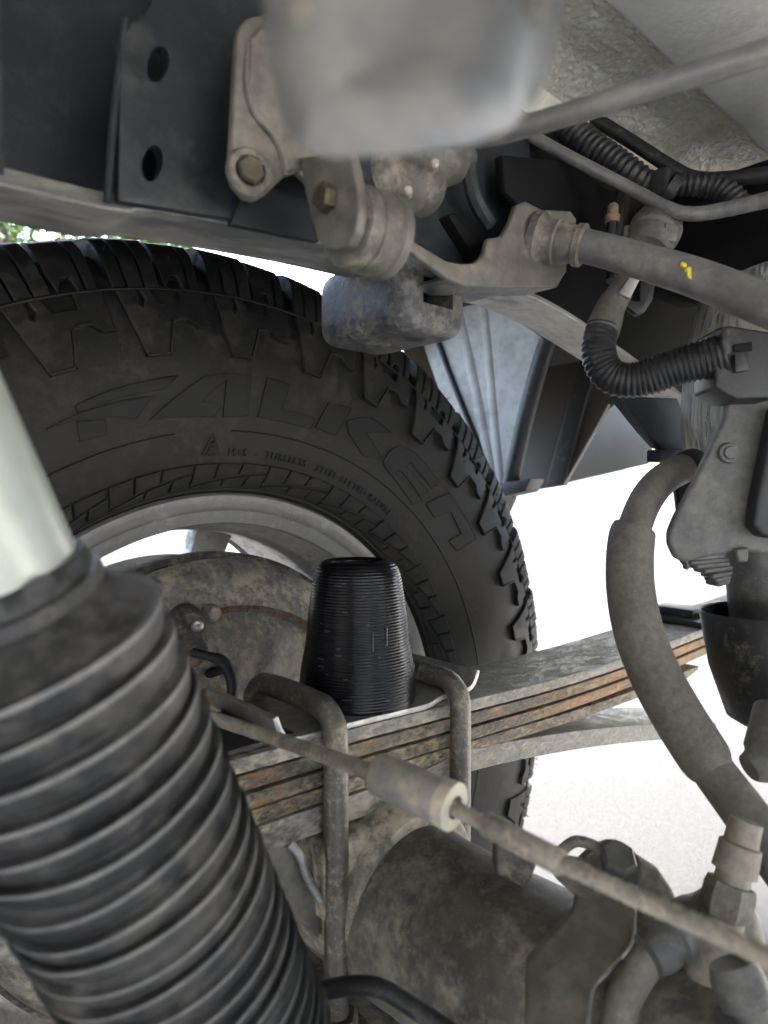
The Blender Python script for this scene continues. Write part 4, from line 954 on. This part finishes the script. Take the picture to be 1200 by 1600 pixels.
obj('cup', cupshape(), M['plastic'], cpz, 40)

# thick grey vent hose
vh = thing('vent_hose', 'thick grey rubber hose curving down in front of the leaf spring', 'hose', U(1000, 950, d=.33))
HP = [(1092, 728, .400, .0080), (1066, 733, .390, .0086), (1035, 750, .380, .0088), (1010, 780, .372, .0088), (992, 822, .364, .0088), (984, 856, .358, .0090)]
obj('hose', tube([(*U(a, b, d=c), r) for a, b, c, r in HP], 24), M['hose'], vh, 60)
HQ = [(991, 824, .363, .0102), (988, 834, .362, .0118), (984, 870, .355, .0120), (985, 920, .347, .0120), (996, 980, .337, .0121), (1020, 1046, .326, .0121), (1055, 1112, .314, .0120), (1098, 1180, .302, .0117), (1106, 1192, .3005, .0108)]
obj('hose_sleeve', tube([(*U(a, b, d=c), r) for a, b, c, r in HQ], 28), M['hose'], vh, 60)
HR = [(1090, 1170, .304, .0092), (1120, 1212, .296, .0094), (1160, 1265, .285, .0096), (1200, 1320, .275, .0098), (1260, 1400, .26, .010)]
obj('hose', tube([(*U(a, b, d=c), r) for a, b, c, r in HR], 24), M['hose'], vh, 60)
obj('clamp_ring', lathe(U(1076, 733, d=.392), U(1040, 748, d=.381)-U(1076, 733, d=.392), [(-.006, .0105), (-.005, .0112), (.002, .0112), (.003, .0105)], 28), M['plastic'], vh, 40)
obj('stay', plate([(1055, 750), (1080, 742), (1080, 800), (1062, 805)], fw*.006, .001, 1, d=.41), M['dark'], vh, 40)
rp2 = thing('strut', 'dark strut crossing the hose at the right edge', 'strut', U(1200, 1200, d=.3))
obj('strut', tube([(*U(1215, 1110, d=.31), .010), (*U(1200, 1180, d=.30), .0105), (*U(1170, 1200, d=.298), .0060)], 16), M['plastic_grey'], rp2)

# ================================================================== PARKING BRAKE CABLE
pc = thing('parking_brake_cable', 'steel parking brake cable with a pale sleeve crossing the leaf spring', 'cable', U(650, 1240, d=.225))
obj('thin_rod', tube([(*U(250, 1095, d=.315), .0030), (*U(400, 1144, d=.285), .0030), (*U(500, 1178, d=.258), .0031), (*U(600, 1214, d=.235), .0031)], 12), M['rope'], pc, 60)
a_, b_ = U(590, 1208, d=.236), U(712, 1262, d=.216); L_ = (b_-a_).length
obj('sleeve', lathe(a_, b_-a_, [(-.0012, .0046), (0, .0068), (.0015, .0074), (L_-.0045, .0074)], 40), M['sleeve'], pc, 40)
obj('sleeve_end', lathe(a_, b_-a_, [(L_-.005, .0076), (L_-.0005, .0078), (L_, .0072), (L_, .0038), (L_-.006, .0036)], 40), M['sleeve_end'], pc, 40)
rope_pts = [(700, 1258, .218, .0022), (760, 1288, .208, .0022), (870, 1345, .19, .0022), (1000, 1405, .174, .0022), (1130, 1463, .160, .0022), (1260, 1525, .148, .0022)]
path = resample(catmull([(*U(a, b, d=c), r) for a, b, c, r in rope_pts], 14), .0007)
obj('wire_rope', sweep(path, 30, lambda a, s: 1+.16*math.cos(6*(a-s*260))), M['rope'], pc, 60)
a_, b_ = U(758, 1287, d=.2085), U(880, 1350, d=.1885)
obj('cable_ferrule', lathe(a_, b_-a_, [(0, .0030), (.001, .0037), ((b_-a_).length-.001, .0037), ((b_-a_).length, .0031)], 20), M['rope'], pc, 40)

# ================================================================== WHEEL-WELL LINER AND INNER PANELS BEHIND THE TYRE
wlx = .47
ll = thing('wheel_arch_liner', 'pale dusty ribbed wheel arch liner behind the tyre', 'liner', U(760, 640, X=wlx))
obj('sheet', plate([(630, 420), (740, 440), (850, 530), (848, 560), (836, 610), (797, 768), (772, 772), (735, 720), (700, 650), (668, 560), (648, 500)], (.004, 0, 0), .001, 1, X=wlx), M['liner'], ll, 40)
def rib(pts, r, nm, m, X): obj(nm, tube([(*U(a, b, X=X), r) for a, b in pts], 12), M[m], ll, 60)
rib([(712, 450), (730, 520), (752, 620), (778, 762)], .014, 'rib', 'liner', wlx+.0105)
rib([(760, 470), (768, 540), (775, 620), (788, 755)], .012, 'rib', 'liner', wlx+.0092)
rib([(680, 520), (705, 590), (745, 690), (772, 752)], .004, 'seam', 'liner_dark', wlx-.002)
rib([(856, 532), (842, 575), (822, 650), (806, 720), (794, 772)], .011, 'edge_bead', 'liner_dark', wlx-.006)
obj('foot', plate([(775, 755), (830, 748), (820, 768), (785, 776)], (.03, 0, 0), .002, 2, X=wlx-.02), M['liner_dark'], ll, 40)
ip = thing('fender_panel', 'dark brown ribbed inner fender panel beside the pale liner', 'body panel', U(880, 680, X=.56))
obj('panel', plate([(840, 500), (985, 560), (985, 610), (950, 640), (884, 758), (792, 772)], (.004, 0, 0), .001, 1, X=.56), M['brown'], ip, 40)
obj('rib', prism([U(a, b, X=.555) for a, b in [(905, 560), (932, 575), (880, 757), (850, 762)]], (.012, 0, 0), .004, 3), M['liner_dark'], ip, 40)
obj('bright_seam', tube([(*U(952, 632, X=.55), .0016), (*U(915, 700, X=.55), .0016), (*U(882, 758, X=.55), .0016)], 8), M['liner'], ip)
